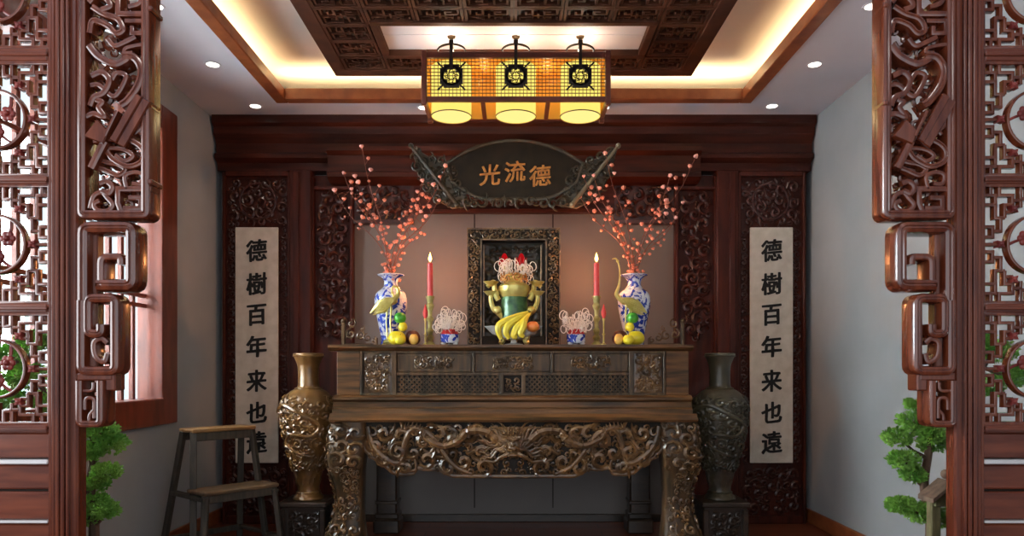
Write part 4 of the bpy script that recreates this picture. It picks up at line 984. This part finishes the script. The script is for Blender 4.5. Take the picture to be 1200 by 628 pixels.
# glass dish with bananas and apple
s_ = 188.5; yc = F/s_-0.0; xc = px(602, s_)
t = thing('glass_fruit_dish', (xc, yc, ZT), 'footed clear glass dish holding bananas before the brass burner', 'dish')
b = MB(); b.lathe((xc, yc, ZT), [(0.055, 0), (0.058, 0.006), (0.02, 0.014), (0.016, 0.035), (0.05, 0.045), (0.13, 0.075), (0.178, 0.118), (0.182, 0.118), (0.135, 0.068), (0.05, 0.038)], 40, lambda a, z: (0.006 if z > 0.1 else 0.0)*math.sin(a*14)+0, cap=False)
for v_ in range(len(b.v)):
    p = b.v[v_]; b.v[v_] = (p[0], yc+(p[1]-yc)*0.42, p[2])
b.build('bowl', 'dish', t)
bt = thing('banana_bunch', (xc-0.01, yc-0.01, ZT+0.05), 'bunch of yellow bananas lying on the glass dish', 'bananas')
for i in range(4):
    cr = Vector((px(619, s_)-0.003*i, yc-0.03, pz(366, s_))); ex = (584, 593, 602, 610)[i]; my_ = (372, 374, 378, 376)[i]
    if i == 3: cr = Vector((px(621, s_), yc-0.02, pz(367, s_)))
    P = [cr, Vector((px(ex+(619-ex)*0.55, s_), yc-0.055-0.008*i, pz(my_, s_))), Vector((px(ex+3, s_), yc-0.075-0.010*i, pz(my_+8, s_))), Vector((px(ex, s_), yc-0.08-0.01*i, pz(my_+16, s_))), Vector((px(ex+3.5, s_), yc-0.075-0.01*i, pz(398-i*0.8, s_)))]
    C = catmull(P, 5); n = len(C); b = MB(); b.tube(C, [0.005+0.0165*math.sin(PI*min(1, (j/n)*0.90+0.04))**0.8 for j in range(n)], 7)
    o = b.build('banana', 'banana', bt); b = MB(); b.tube([C[-1], C[-1]+Vector((0.002, 0, -0.01))], [0.006, 0.004], 6); b.build('tip', 'bananatip', o)
b = MB(); b.ball((px(619.5, s_), yc-0.028, pz(365.5, s_)), 0.011, 8, 6, (1.3, 1, 0.8)); b.build('crown', 'bananatip', bt)
fruit('apple', 'apple', px(624, s_), yc-0.075, ZT+0.078, 0.040, 0.85, 'orange-red apple beside the bananas on the glass dish')

# ================================================================== LANTERN
YF, YK = 3.917, 4.229
t = thing('hanging_lantern', (0.012, 4.07, 2.55), 'long rectangular lattice lantern with three glowing yellow shades hanging from the ceiling', 'lantern')
LX0, LX1, LZ0, LZ1 = px(493.5, 217), px(716, 217), 2.567, 2.835
b = MB()
for x in (LX0, LX1-0.03):
    for y in (YF, YK-0.03): b.box(x, x+0.03, y, y+0.03, LZ0-0.02, LZ1+0.01, 0.004)
for z0, z1 in ((LZ0-0.002, LZ0+0.026), (LZ1-0.034, LZ1)):
    b.box(LX0+0.03, LX1-0.03, YF+0.003, YF+0.025, z0, z1, 0.003); b.box(LX0+0.03, LX1-0.03, YK-0.025, YK-0.003, z0, z1, 0.003)
    b.box(LX0+0.003, LX0+0.025, YF+0.03, YK-0.03, z0, z1, 0.003); b.box(LX1-0.025, LX1-0.003, YF+0.03, YK-0.03, z0, z1, 0.003)
for q in (567, 641):
    xx = px(q, 209); b.box(xx-0.012, xx+0.012, YF+0.025, YK-0.025, LZ0-0.004, LZ0+0.014, 0.002)
b.build('frame', 'lantern_wood', t)
gx0, gx1, gz0, gz1 = LX0+0.03, LX1-0.03, LZ0+0.026, LZ1-0.034
MEDX = [px(q, 217) for q in (529, 604.5, 680)]; mz = (gz0+gz1)/2+0.004
for nm, ya in (('front_lattice', YF+0.008), ('back_lattice', YK-0.016)):
    b = MB(); n = 48
    for i in range(1, n): x = gx0+(gx1-gx0)*i/n; b.box(x-0.0014, x+0.0014, ya, ya+0.006, gz0, gz1)
    n = 11
    for i in range(1, n): z = gz0+(gz1-gz0)*i/n; b.box(gx0, gx1, ya+0.001, ya+0.007, z-0.0014, z+0.0014)
    b.build(nm, 'lantern_wood', t)
for x in (LX0+0.010, LX1-0.016):
    b = MB(); n = 13
    for i in range(1, n): y = YF+0.03+(YK-YF-0.06)*i/n; b.box(x, x+0.006, y-0.0022, y+0.0022, gz0, gz1)
    for i in range(1, 11): z = gz0+(gz1-gz0)*i/11; b.box(x+0.001, x+0.007, YF+0.03, YK-0.03, z-0.0022, z+0.0022)
    b.build('side_lattice', 'lantern_wood', t)
b = MB(); b.box(gx0-0.01, gx1+0.01, YK-0.026, YK-0.022, LZ0, LZ1-0.01); b.build('back_paper', 'amber', t)
b = MB(); b.box(gx0-0.01, gx1+0.01, YF+0.025, YK-0.026, LZ1-0.030, LZ1-0.027); b.build('top_paper', 'amber', t)
for x in (LX0+0.020, LX1-0.024):
    b = MB(); b.box(x, x+0.003, YF+0.03, YK-0.03, LZ0+0.02, LZ1-0.03); b.build('side_paper', 'amber', t)
for xm in MEDX:
    b = MB(); R = 0.060; c_ = R*0.62
    sq = [(-R, -c_), (-c_, -c_), (-c_, -R), (c_, -R), (c_, -c_), (R, -c_), (R, c_), (c_, c_), (c_, R), (-c_, R), (-c_, c_), (-R, c_)]
    b.sweep([(xm+a*0.86, mz+d*0.86) for a, d in sq], 0.010, YF-0.006, YF+0.01, True, b=0.002)
    b.sweep([(xm+0.049*math.cos(a*PI/12), mz+0.049*math.sin(a*PI/12)) for a in range(24)], 0.007, YF-0.006, YF+0.01, True, b=0.002)
    for a in range(8):
        g = a*PI/4; curl(b, flatmap(YF+0.004), xm+0.024*math.cos(g), mz+0.024*math.sin(g), 0.012, g, 1, 0.006, 0.9, 9, 5, 0.22)
    for i in (-1, 1):
        for j in (-1, 1): b.sweep([(xm+i*0.04, mz+j*0.04), (xm+i*0.075, mz+j*0.075)], 0.004, YF, YF+0.008, b=0.001)
    b.build('medallion', 'black_iron', t)
    b = MB(); b.box(xm-0.009, xm+0.009, YF-0.016, YF-0.006, mz+0.03, LZ1+0.05, 0.002); b.box(xm-0.012, xm+0.012, YF-0.018, YF+0.004, LZ1+0.03, LZ1+0.055, 0.002)
    b.sweep([(xm+0.075*math.cos(a*PI/12), LZ1+0.038*math.sin(a*PI/12)) for a in range(13)], 0.004, YF-0.006, YF+0.006, b=0.001)
    b.tube([(xm, YF, LZ1+0.045), (xm, 4.07, LZ1+0.06)], 0.005, 6)
    b.build('hanger', 'black_iron', t)
for q in (529, 604.5, 680):
    xx = px(q, 209)
    b = MB(); b.lathe((xx, 4.07, 2.532), [(0.108, 0), (0.112, 0.003), (0.112, 0.300), (0.108, 0.303)], 40, cap=False); sh = b.build('lamp_shade', 'shade', t)
    b = MB(); b.lathe((xx, 4.07, 2.535), [(0.106, 0), (0.106, 0.003)], 40); b.build('diffuser', 'bulbend', sh)
    b = MB(); b.lathe((xx, 4.07, 2.53), [(0.112, 0), (0.1145, 0.002), (0.1145, 0.005), (0.112, 0.006)], 40, cap=False); b.build('shade_ring', 'lantern_wood', sh)
    b = MB(); z = LZ1+0.05
    while z < PZ+0.025:
        k = int(round((z-LZ1)/0.012)); P = [(xx+(0.006*math.cos(a*PI/4) if k % 2 else 0), 4.07+(0 if k % 2 else 0.006*math.cos(a*PI/4)), z+0.009*math.sin(a*PI/4)) for a in range(9)]
        b.tube(P, 0.002, 5); z += 0.012
    b.build('chain', 'chain', t)
    b = MB(); b.lathe((xx, 4.07, PZ+0.02), [(0.024, 0.014), (0.022, 0.004), (0.008, 0)], 16); b.build('ceiling_rose', 'chain', t)

# ================================================================== FOREGROUND SCREENS, POSTS, BRACKETS
SS = 383.0; CC = 605.0
def side_fns(sd):
    c = px(CC, SS)
    return lambda x: c+sd*(x-CC)/SS
fz = lambda y: pz(y, SS)
TOP = 3.14
def bracket(sd):
    X = side_fns(sd); nm = 'left' if sd < 0 else 'right'
    yf, yb = YS-0.012, YS+0.058
    t = thing('carved_bracket', (X(1080), YS+0.02, fz(503)), 'glossy dark red carved hanging bracket on the %s post of the opening' % nm, 'carved bracket', 'hanging brackets of the opening')
    b = MB(); f = rounded([(X(1038.5), fz(-120)), (X(1038.5), fz(251.5)), (X(1113), fz(251.5)), (X(1113), fz(-120))], 0.012, True)
    b.sweep(f, 0.0145, yf, yb, True, b=0.010, groove=0.003)
    for y in ((8, 122) if sd > 0 else (12, 214)): b.box(X(1034)-0.003, X(1034)+0.012, yf-0.004, yb, fz(y+3), fz(y-3), 0.004)
    b.build('panel_frame', 'rosewood', t)
    b = MB(); U = lambda cx_, cy_: ((X(940+cx_/2.415) if sd > 0 else px(2+cx_/2.415, SS)), fz(cy_/2.415))
    def rib(pts, w_, d=0.0, n=6, gr=0.0):
        C = catmull([Vector((*U(*p), 0)) for p in pts], n); b.sweep([(p.x, p.y) for p in C], w_, yf+0.006+d, yb-0.008+d*0.3, b=w_*0.6, groove=gr)
    def sq(pts, w_, d=0.0): b.sweep([U(*p) for p in pts], w_, yf+0.006+d, yb-0.008, b=w_*0.5)
    rib([(250, 130), (275, 160), (320, 182), (350, 172), (362, 160)], 0.012, -.004)
    rib([(345, 160), (378, 165), (398, 200), (388, 245), (360, 285), (340, 300)], 0.013, -.006, gr=.003)
    rib([(372, 150), (350, 150), (352, 138), (380, 130), (412, 126)], 0.006)
    rib([(255, 215), (285, 205), (305, 228), (290, 262), (262, 275), (250, 300)], 0.010)
    rib([(250, 240), (275, 240), (310, 270), (330, 260), (350, 215), (325, 205), (310, 225)], 0.008, .005)
    rib([(262, 400), (300, 395), (365, 398), (402, 425), (398, 458), (360, 472), (318, 452), (300, 430)], 0.009, -.004, gr=.002)
    rib([(270, 430), (310, 420), (350, 425), (372, 442), (350, 456), (322, 440)], 0.007)
    rib([(255, 470), (290, 480), (330, 496), (350, 480), (330, 466), (300, 460), (270, 452)], 0.008, gr=.002)
    rib([(380, 300), (408, 320), (404, 350), (380, 372), (352, 392)], 0.009, .002)
    rib([(395, 380), (380, 360), (408, 355)], 0.007, .004)
    rib([(250, 590), (262, 555), (285, 545), (300, 560), (315, 580), (300, 597), (272, 595), (262, 578), (278, 568)], 0.008)
    rib([(280, 520), (300, 515), (315, 530), (305, 548), (285, 540)], 0.009, -.003)
    sq([(340, 600), (330, 575), (330, 535), (425, 535)], 0.009); sq([(345, 590), (395, 590), (395, 560), (360, 560)], 0.008); rib([(355, 535), (350, 500), (375, 488), (400, 495), (395, 520), (370, 520)], 0.007)
    rib([(240, 330), (262, 322), (290, 330), (275, 305), (285, 290), (268, 282)], 0.009)
    sq([(425, 300), (405, 300), (405, 330), (380, 330)], 0.006, .006)
    rib([(250, 95), (260, 60), (300, 72), (325, 95), (345, 85), (330, 55), (290, 40), (258, 20)], 0.010, -.002, gr=.002)
    sq([(330, -20), (330, 40), (420, 40)], 0.009); sq([(350, 60), (405, 60), (405, 95), (370, 95), (370, 75)], 0.007); rib([(300, 110), (320, 130), (350, 120), (380, 105)], 0.008)
    rib([(250, 10), (270, -10), (300, 0), (310, 20), (285, 30)], 0.009, -.004); rib([(360, 20), (390, 10), (400, -15), (380, -40)], 0.008)
    pack(b, flatmap(yb-0.03), *(sorted((X(1044), X(1108)))), fz(-110), fz(-10), 0.04, 0.015, 3, 0.03, tries=300)
    pack(b, flatmap(yb-0.02), *(sorted((X(1044), X(1108)))), fz(248), fz(0), 0.026, 0.012, 13, 0.016, tries=420, leaves=False)
    b.build('panel_carving', 'rosewood', t)
    # rolled scroll and sword motif
    b = MB(); a = U(318, 402); c = U(392, 272); dv = Vector((c[0]-a[0], c[1]-a[1])).normalized(); nv = Vector((-dv.y, dv.x))*-1
    A = Vector(a); Cc = Vector(c); w_ = 0.030
    for k, (o1, o2) in enumerate(((-0.004, 0.020), (0.018, 0.046))):
        q = [A+nv*o1, Cc+nv*o1, Cc+nv*o2, A+nv*o2]; b.plate([(p.x, p.y) for p in q], yf-0.012+k*0.006, yb-0.01, 0.004)
    q0 = A-dv*0.045+nv*0.02
    b.build('scroll_motif', 'rosewood', t)
    b = MB(); a1 = Vector(U(262, 480)); a2 = Vector(U(300, 405)); b.sweep([tuple(a1), tuple(a2)], 0.012, yf-0.01, yb-0.01); a3 = Vector(U(340, 322)); b.sweep([tuple(a2+(a3-a2)*0.15), tuple(a3)], 0.005, yf-0.018, yf+0.01)
    q = [U(246, 392), U(282, 345), U(316, 378), U(300, 415)]; b.plate(q, yf-0.016, yb-0.01, 0.004); b.build('sword_motif', 'rosewood', t)
    G = lambda L_, r=0.02: rounded([(X(x), fz(y)) for x, y in L_], r)
    b = MB(); b.sweep(G([(1112, 352), (1112, 266.5), (1055.5, 266.5), (1055.5, 334), (1096, 334)]), 0.0185, yf, yb, b=0.013, groove=0.004)
    b.sweep(G([(1080, 334), (1091.5, 334), (1091.5, 301), (1068, 301), (1068, 310)]), 0.0115, yf+0.003, yb, b=0.009); b.build('upper_scroll', 'rosewood', t)
    b = MB(); b.box(X(1100), X(1119), yf+0.03, yb-0.002, fz(445), fz(262), 0.004); b.build('back_post', 'rosewood', t)
    b = MB(); b.sweep(G([(1114, 352), (1114, 434.5), (1074.5, 434.5), (1074.5, 349.5), (1106.5, 349.5), (1106.5, 391), (1091, 391), (1091, 380)], 0.018), 0.0150, yf, yb, b=0.011, groove=0.003)
    C = catmull([Vector((X(x), fz(y), 0)) for x, y in ((1084, 402), (1091, 397), (1100, 402), (1098, 418), (1088, 424), (1084, 414))], 5)
    b.sweep([(p.x, p.y) for p in C], 0.008, yf+0.008, yb-0.01); b.build('middle_scroll', 'rosewood', t)
    b = MB(); b.sweep(G([(1116, 446), (1116, 496.5), (1091.5, 496.5), (1091.5, 446)], 0.014), 0.0115, yf, yb, b=0.008, groove=0.002); b.box(X(1087), X(1075), yf+0.012, yb, fz(458), fz(438), 0.004); b.box(X(1078), X(1120), yf+0.01, yb, fz(446), fz(437), 0.004)
    b.sweep(G([(1099, 490), (1099, 466), (1110, 466), (1110, 480)]), 0.006, yf+0.006, yb, b=0.004); b.sweep(G([(1099, 480), (1105, 486), (1105, 494)]), 0.005, yf+0.006, yb, b=0.003); b.sweep(G([(1100, 448), (1100, 458), (1112, 458)]), 0.005, yf+0.006, yb, b=0.003)
    b.build('lower_scroll', 'rosewood', t)
def post(sd):
    X = side_fns(sd); nm = 'left' if sd < 0 else 'right'
    t = thing('fluted_post', (X(1131), YS+0.05, 0), 'fluted dark red wooden post on the %s side of the opening' % nm, 'post', 'fluted posts of the opening')
    b = MB(); xs = sorted((X(1119.5), X(1153)))
    b.box(X(1124), X(1153), YS+0.02, YS+0.072, 0, TOP, 0.006); b.build('shaft', 'rosewood', t)
    b = MB()
    for x, w_, d in ((1134, 1.8, 0.004), (1139, 2.4, 0.008), (1145, 2.4, 0.008), (1150.5, 2.0, 0.004)):
        b.box(X(x-w_), X(x+w_), YS+0.012-d, YS+0.03, 0, TOP, 0.004)
    b.build('flutes', 'rosewood', t)
def lattice(sd):
    X = side_fns(sd); nm = 'left' if sd < 0 else 'right'
    t = thing('lattice_screen', (X(1250), YS+0.04, 0), 'tall dark red lattice screen with round flower medallions at the far %s' % nm, 'screen', 'lattice screens beside the opening')
    x0, x1 = 1157.5, 1284.5
    for a, c in ((1153, 1158), (1284, 1330)):
        b = MB(); b.box(X(a), X(c), YS+0.015, YS+0.06, 0, TOP, 0.005); b.build('stile', 'rosewood', t)
    for a, c in ((203, 215), (354, 367), (497, 508), (52, 70), (-97, -79), (-247, -228)):
        b = MB(); b.box(X(1158), X(1284), YS+0.015, YS+0.06, fz(c), fz(a), 0.006); b.box(X(1158), X(1284), YS+0.009, YS+0.02, fz((a+c)/2+2.4), fz((a+c)/2-2.4), 0.003); b.build('rail', 'rosewood_h', t)
    for a, c in ((508, 538), (546, 575), (578, 611), (616, 650), (654, 690)):
        b = MB(); b.box(X(1158), X(1284), YS+0.026, YS+0.05, fz(c), fz(a), 0.005); b.build('lower_board', 'rosewood_h', t)
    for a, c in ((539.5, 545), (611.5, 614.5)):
        b = MB(); b.box(X(1158), X(1284), YS+0.014, YS+0.048, fz(c), fz(a), 0.004); tag(b.build('highlight_strip', 'highlight', t), 'painted-on pale bead')  # pale strips modelled in place of the bright glint along the board edges
    b = MB(); b.box(X(1158), X(1284), YS+0.045, YS+0.055, 0, fz(505)); b.build('backing', 'altar_dark', t)
    b = MB(); b.box(X(1158), X(1284), YS+0.02, YS+0.055, 0, fz(690), 0.004); b.build('plinth', 'rosewood_h', t)
    Q = [[(0, 2.6), (2, 2.6), (2, 4.4), (3.4, 4.4)], [(2.6, 0), (2.6, 1.3), (4.6, 1.3), (4.6, 3.2)], [(0, 5.6), (1.6, 5.6), (1.6, 7.0), (0, 7.0)], [(5.8, 0), (5.8, 1.8), (7.0, 1.8), (7.0, 0)],
         [(2, 2.6), (2, 1.3), (1.3, 1.3), (1.3, 0)], [(3.4, 4.4), (3.4, 2.6), (4.6, 2.6)], [(3.4, 3.6), (4.6, 3.6)], [(1.6, 6.2), (3.0, 6.2)], [(5.8, 1.8), (5.8, 3.0)], [(2.8, 4.4), (2.8, 6.2)], [(4.6, 2.0), (5.8, 2.0)], [(0, 1.3), (1.3, 1.3)]]
    for yt, ybt in ((70, 203), (215, 354), (367, 497), (-79, 52), (-228, -97)):
        c = ((x0+x1)/2, (yt+ybt)/2); ux = (x1-x0)/16; uy = (ybt-yt)/16
        p = MB(); f = [(X(x0), fz(yt)), (X(x1), fz(yt)), (X(x1), fz(ybt)), (X(x0), fz(ybt))]
        p.sweep(f, 0.006, YS+0.018, YS+0.05, True, b=0.003)
        for m1 in (-1, 1):
            for m2 in (-1, 1):
                for L_ in Q:
                    p.sweep([(X(c[0]+m1*(8-a)*ux), fz(c[1]+m2*(8-d)*uy)) for a, d in L_], 0.0055, YS+0.024, YS+0.044, b=0.003)
        for a, d in ((0, 3.0), (3.0, 0)):
            for m1 in (-1, 1): p.sweep([(X(c[0]+m1*(8-(0 if a == 0 else 0))*ux if a == 0 else c[0]), fz(c[1] if a == 0 else c[1]+m1*8*uy)), (X(c[0]+m1*5*ux if a == 0 else c[0]), fz(c[1] if a == 0 else c[1]+m1*5*uy))], 0.0055, YS+0.024, YS+0.044, b=0.003)
        pn = p.build('lattice_panel', 'rosewood', t)
        cx_, cz_ = X(c[0]), fz(c[1]); R = 4.3*ux/SS
        r = MB(); r.sweep([(cx_+R*math.cos(a*PI/18), cz_+R*math.sin(a*PI/18)) for a in range(36)], 0.0046, YS+0.018, YS+0.044, True, b=0.003); r.build('medallion_ring', 'rosewood', pn)
        fl = MB()
        for k in range(3):
            g = k*2.09+0.5; fx, fz_ = cx_+R*0.42*math.cos(g), cz_+R*0.42*math.sin(g)
            for a in range(6): fl.ball((fx+0.014*math.cos(a*1.05), YS+0.028, fz_+0.014*math.sin(a*1.05)), 0.011, 8, 6, (1, 0.7, 1))
            fl.ball((fx, YS+0.02, fz_), 0.009, 8, 6)
            fl.tube([(fx, YS+0.032, fz_), (cx_+R*0.7*math.cos(g+.4), YS+0.034, cz_+R*0.7*math.sin(g+.4)), (cx_+R*math.cos(g+.6), YS+0.034, cz_+R*math.sin(g+.6))], 0.005, 6)
        fl.build('flower_carving', 'flowerred', pn)
        for k, (a, d) in enumerate(((4.6, 3.2), (4.6, 12.8), (11.4, 3.2), (11.4, 12.8), (2.6, 8), (13.4, 8))):
            fl = MB(); fx, fz_ = X(x0+a*ux), fz(yt+d*uy)
            for q in range(4): fl.plate([(fx+0.016*math.cos(q*PI/2+.8), fz_+0.016*math.sin(q*PI/2+.8)), (fx+0.008*math.cos(q*PI/2+1.6), fz_+0.008*math.sin(q*PI/2+1.6)), (fx, fz_), (fx+0.008*math.cos(q*PI/2), fz_+0.008*math.sin(q*PI/2))], YS+0.016, YS+0.04, 0.001)
            fl.ball((fx, YS+0.018, fz_), 0.007, 8, 6); fl.build('leaf_carving', 'flowerred', pn)
for sd in (-1, 1): post(sd); bracket(sd); lattice(sd)

# ================================================================== STEP STOOL
def stool():
    t = thing('step_stool', (-1.80, 4.42, 0), 'weathered two-step wooden stool by the left wall under the scroll', 'step stool')
    def part(name, mat, fn):
        b = MB(); fn(b); b.build(name, mat, None, (0, 0, 0))
        o = bpy.data.objects[b_last(name)]; o.parent = t; return o
    def b_last(name): return [o.name for o in bpy.data.objects if o.name.split('.')[0] == name and o.parent is None and 'category' not in o][-1]
    Zt, Zs = 0.766, 0.425
    def leg(b, x0, y0, z0, x1, y1, z1, w_=0.019, d=0.014):
        A = Vector((x0, y0, z0)); B = Vector((x1, y1, z1)); D = B-A; L = D.length; R = D.to_track_quat('Z', 'Y').to_matrix()
        bb = MB(); bb.box(-w_, w_, -d, d, 0, L, 0.003); b.add([A+R @ Vector(v) for v in bb.v], bb.f)
    mk = lambda: MB()
    def put(b, n_, mat): o = b.build(n_, mat, None, (0, 0, 0)); o.parent = t; return o
    b = mk(); b.box(-0.20, 0.20, -0.09, 0.09, Zt-0.022, Zt, 0.006); tag(put(b, 'top_step', 'tan_stool'), 'worn tan top board')
    b = mk(); b.box(-0.235, 0.235, -0.29, -0.08, Zs-0.022, Zs, 0.006); put(b, 'lower_step', 'step_stool')
    for sx in (-1, 1):
        b = mk(); leg(b, sx*0.25, 0.20, 0.0, sx*0.185, 0.062, Zt-0.02); put(b, 'leg', 'grey_stool')
        b = mk(); leg(b, sx*0.235, -0.16, 0.0, sx*0.185, -0.062, Zt-0.02); put(b, 'leg', 'grey_stool')
        b = mk(); leg(b, sx*0.25, -0.30, 0.0, sx*0.215, -0.265, Zs-0.02); put(b, 'leg', 'grey_stool')
        b = mk(); leg(b, sx*0.215, 0.13, Zs-0.045, sx*0.215, -0.28, Zs-0.045, 0.024, 0.011); put(b, 'side_rail', 'grey_stool')
        b = mk(); leg(b, sx*0.24, 0.18, 0.10, sx*0.24, -0.28, 0.10, 0.018, 0.010); put(b, 'side_rail', 'grey_stool')
    b = mk(); b.box(-0.185, 0.185, -0.078, -0.06, Zt-0.072, Zt-0.022, 0.003); b.box(-0.185, 0.185, 0.06, 0.078, Zt-0.072, Zt-0.022, 0.003); put(b, 'top_apron', 'grey_stool')
    b = mk(); b.box(-0.215, 0.215, -0.275, -0.257, Zs-0.07, Zs-0.022, 0.003); put(b, 'step_apron', 'grey_stool')
    b = mk(); b.box(-0.235, 0.235, -0.285, -0.265, 0.08, 0.115, 0.003); b.box(-0.235, 0.235, 0.15, 0.17, 0.08, 0.115, 0.003); put(b, 'stretcher', 'grey_stool')
    t.rotation_euler = (0, 0, math.radians(50))
stool()

# ================================================================== BONSAI TREES
def bonsai(sd, pads, trunk, s_, label, lab2):
    xc = px(trunk[0][0], s_); yc = F/s_
    H = 0.34
    st = thing('plant_stand', (xc, yc, 0), lab2, 'plant stand', 'plant stands')
    b = MB(); b.box(xc-0.15, xc+0.15, yc-0.15, yc+0.15, H-0.03, H, 0.006); b.build('stand_top', 'stand', st)
    for i in (-1, 1):
        for j in (-1, 1): b = MB(); b.box(xc+i*0.14, xc+i*0.11, yc+j*0.14, yc+j*0.11, 0, H-0.03, 0.004); b.build('leg', 'stand', st)
    t = thing('bonsai_tree', (xc, yc, H), label, 'bonsai', 'potted bonsai trees')
    b = MB(); b.lathe((xc, yc, H), [(0.09, 0), (0.10, 0.01), (0.125, 0.07), (0.135, 0.075), (0.135, 0.085), (0.12, 0.085), (0.11, 0.07)], 28); b.build('pot', 'pot', t)
    b = MB(); T = catmull([Vector((xc, yc, H+0.07))]+[Vector((px(x, s_), yc+dy, pz(y, s_))) for x, y, dy in trunk], 5); n = len(T); b.tube(T, [0.021-0.013*i/n for i in range(n)], 8)
    P = [Vector((px(x, s_), yc+dy, pz(y, s_))) for x, y, dy, r in pads]
    for p in P:
        c = min(T, key=lambda v: (v-p+Vector((0, 0, 0.06))).length); b.tube([c, c.lerp(p, 0.5)+Vector((0, 0, -0.01)), p], [0.009, 0.006, 0.003], 6)
    b.build('trunk', 'bark', t)
    rnd = random.Random(8+sd)
    for p, (x, y, dy, r) in zip(P, pads):
        b = MB(); R = 0.78*r/s_
        for i in range(int(250*r/22)):
            v = Vector((rnd.gauss(0, 1), rnd.gauss(0, 1), rnd.gauss(0, 1))).normalized()*R*rnd.uniform(0.35, 1.0)**0.7; v.z *= 0.62; c = p+v
            v = v+Vector((0, 0, R*0.3))
            for l in range(5):
                d = (v.normalized()+Vector((rnd.uniform(-1, 1), rnd.uniform(-1, 1), rnd.uniform(-.6, 1)))*0.9).normalized()*rnd.uniform(0.012, 0.02); e = d.orthogonal().normalized()*0.0032
                b.add([c-e, c+d*0.5-e*1.3, c+d, c+d*0.5+e*1.3, c+e, c+d*0.5+d.cross(e).normalized()*0.002], [(0, 1, 5), (1, 2, 5), (2, 3, 5), (3, 4, 5)])
        o = b.build('foliage_pad', 'leafy', t, smooth=None); o['kind'] = 'stuff'
bonsai(1, [(1068, 474, 0, 10), (1066, 494, -.03, 24), (1052, 512, .0, 20), (1082, 506, -.05, 22), (1098, 520, .02, 22), (1056, 538, -.02, 22), (1070, 556, .0, 18), (1052, 590, -.02, 20), (1072, 598, -.04, 22), (1100, 606, 0, 22), (1128, 480, .05, 30), (1158, 452, .03, 28), (1168, 412, 0, 26), (1188, 440, .0, 24), (1150, 400, 0, 22)],
       [(1090, 610, 0), (1083, 570, 0), (1088, 530, 0), (1090, 500, 0), (1120, 470, 0), (1160, 420, 0)], 300, 'green bonsai tree with layered foliage beside the right post', 'dark square plant stand under the right bonsai')
bonsai(-1, [(118, 505, 0, 24), (132, 520, .0, 22), (108, 528, -.02, 20), (128, 552, -.02, 20), (112, 566, .0, 18), (112, 590, 0, 22), (128, 596, -.02, 18), (104, 606, 0, 18), (62, 470, .02, 30), (30, 440, .0, 30), (40, 400, 0, 24), (10, 470, 0, 26), (12, 415, 0, 24)],
       [(110, 610, 0), (106, 570, 0), (109, 540, 0), (108, 510, 0), (70, 480, 0), (30, 430, 0)], 300, 'green bonsai tree with layered foliage behind the left post', 'dark square plant stand under the left bonsai')
# mossy post with small pitched roof by the right bonsai
s_ = 318; xc = px(1094, s_)+0.0; yc = F/s_
t = thing('roofed_garden_post', (xc, yc, 0), 'mossy wooden post with small pitched roof beside the right bonsai', 'garden post')
b = MB(); b.box(xc-0.018, xc+0.018, yc-0.018, yc+0.018, 0, pz(584, s_), 0.004); b.build('post', 'mossy', t)
b = MB(); rx, rz = xc+0.045, pz(562, s_)
for m_ in (-1, 1):
    P = [(rx, rz), (rx+m_*0.075, rz-0.062), (rx+m_*0.075, rz-0.078), (rx, rz-0.016)]; b.plate(P, yc-0.05, yc+0.05, 0.001)
b.build('roof', 'bark', t)
b = MB(); b.box(xc-0.01, rx+0.05, yc-0.03, yc+0.03, rz-0.095, rz-0.045, 0.003); b.build('roof_base', 'mossy', t)
b = MB(); b.ball((rx, yc, rz+0.02), 0.018, 10, 8); b.build('finial', 'bark', t)
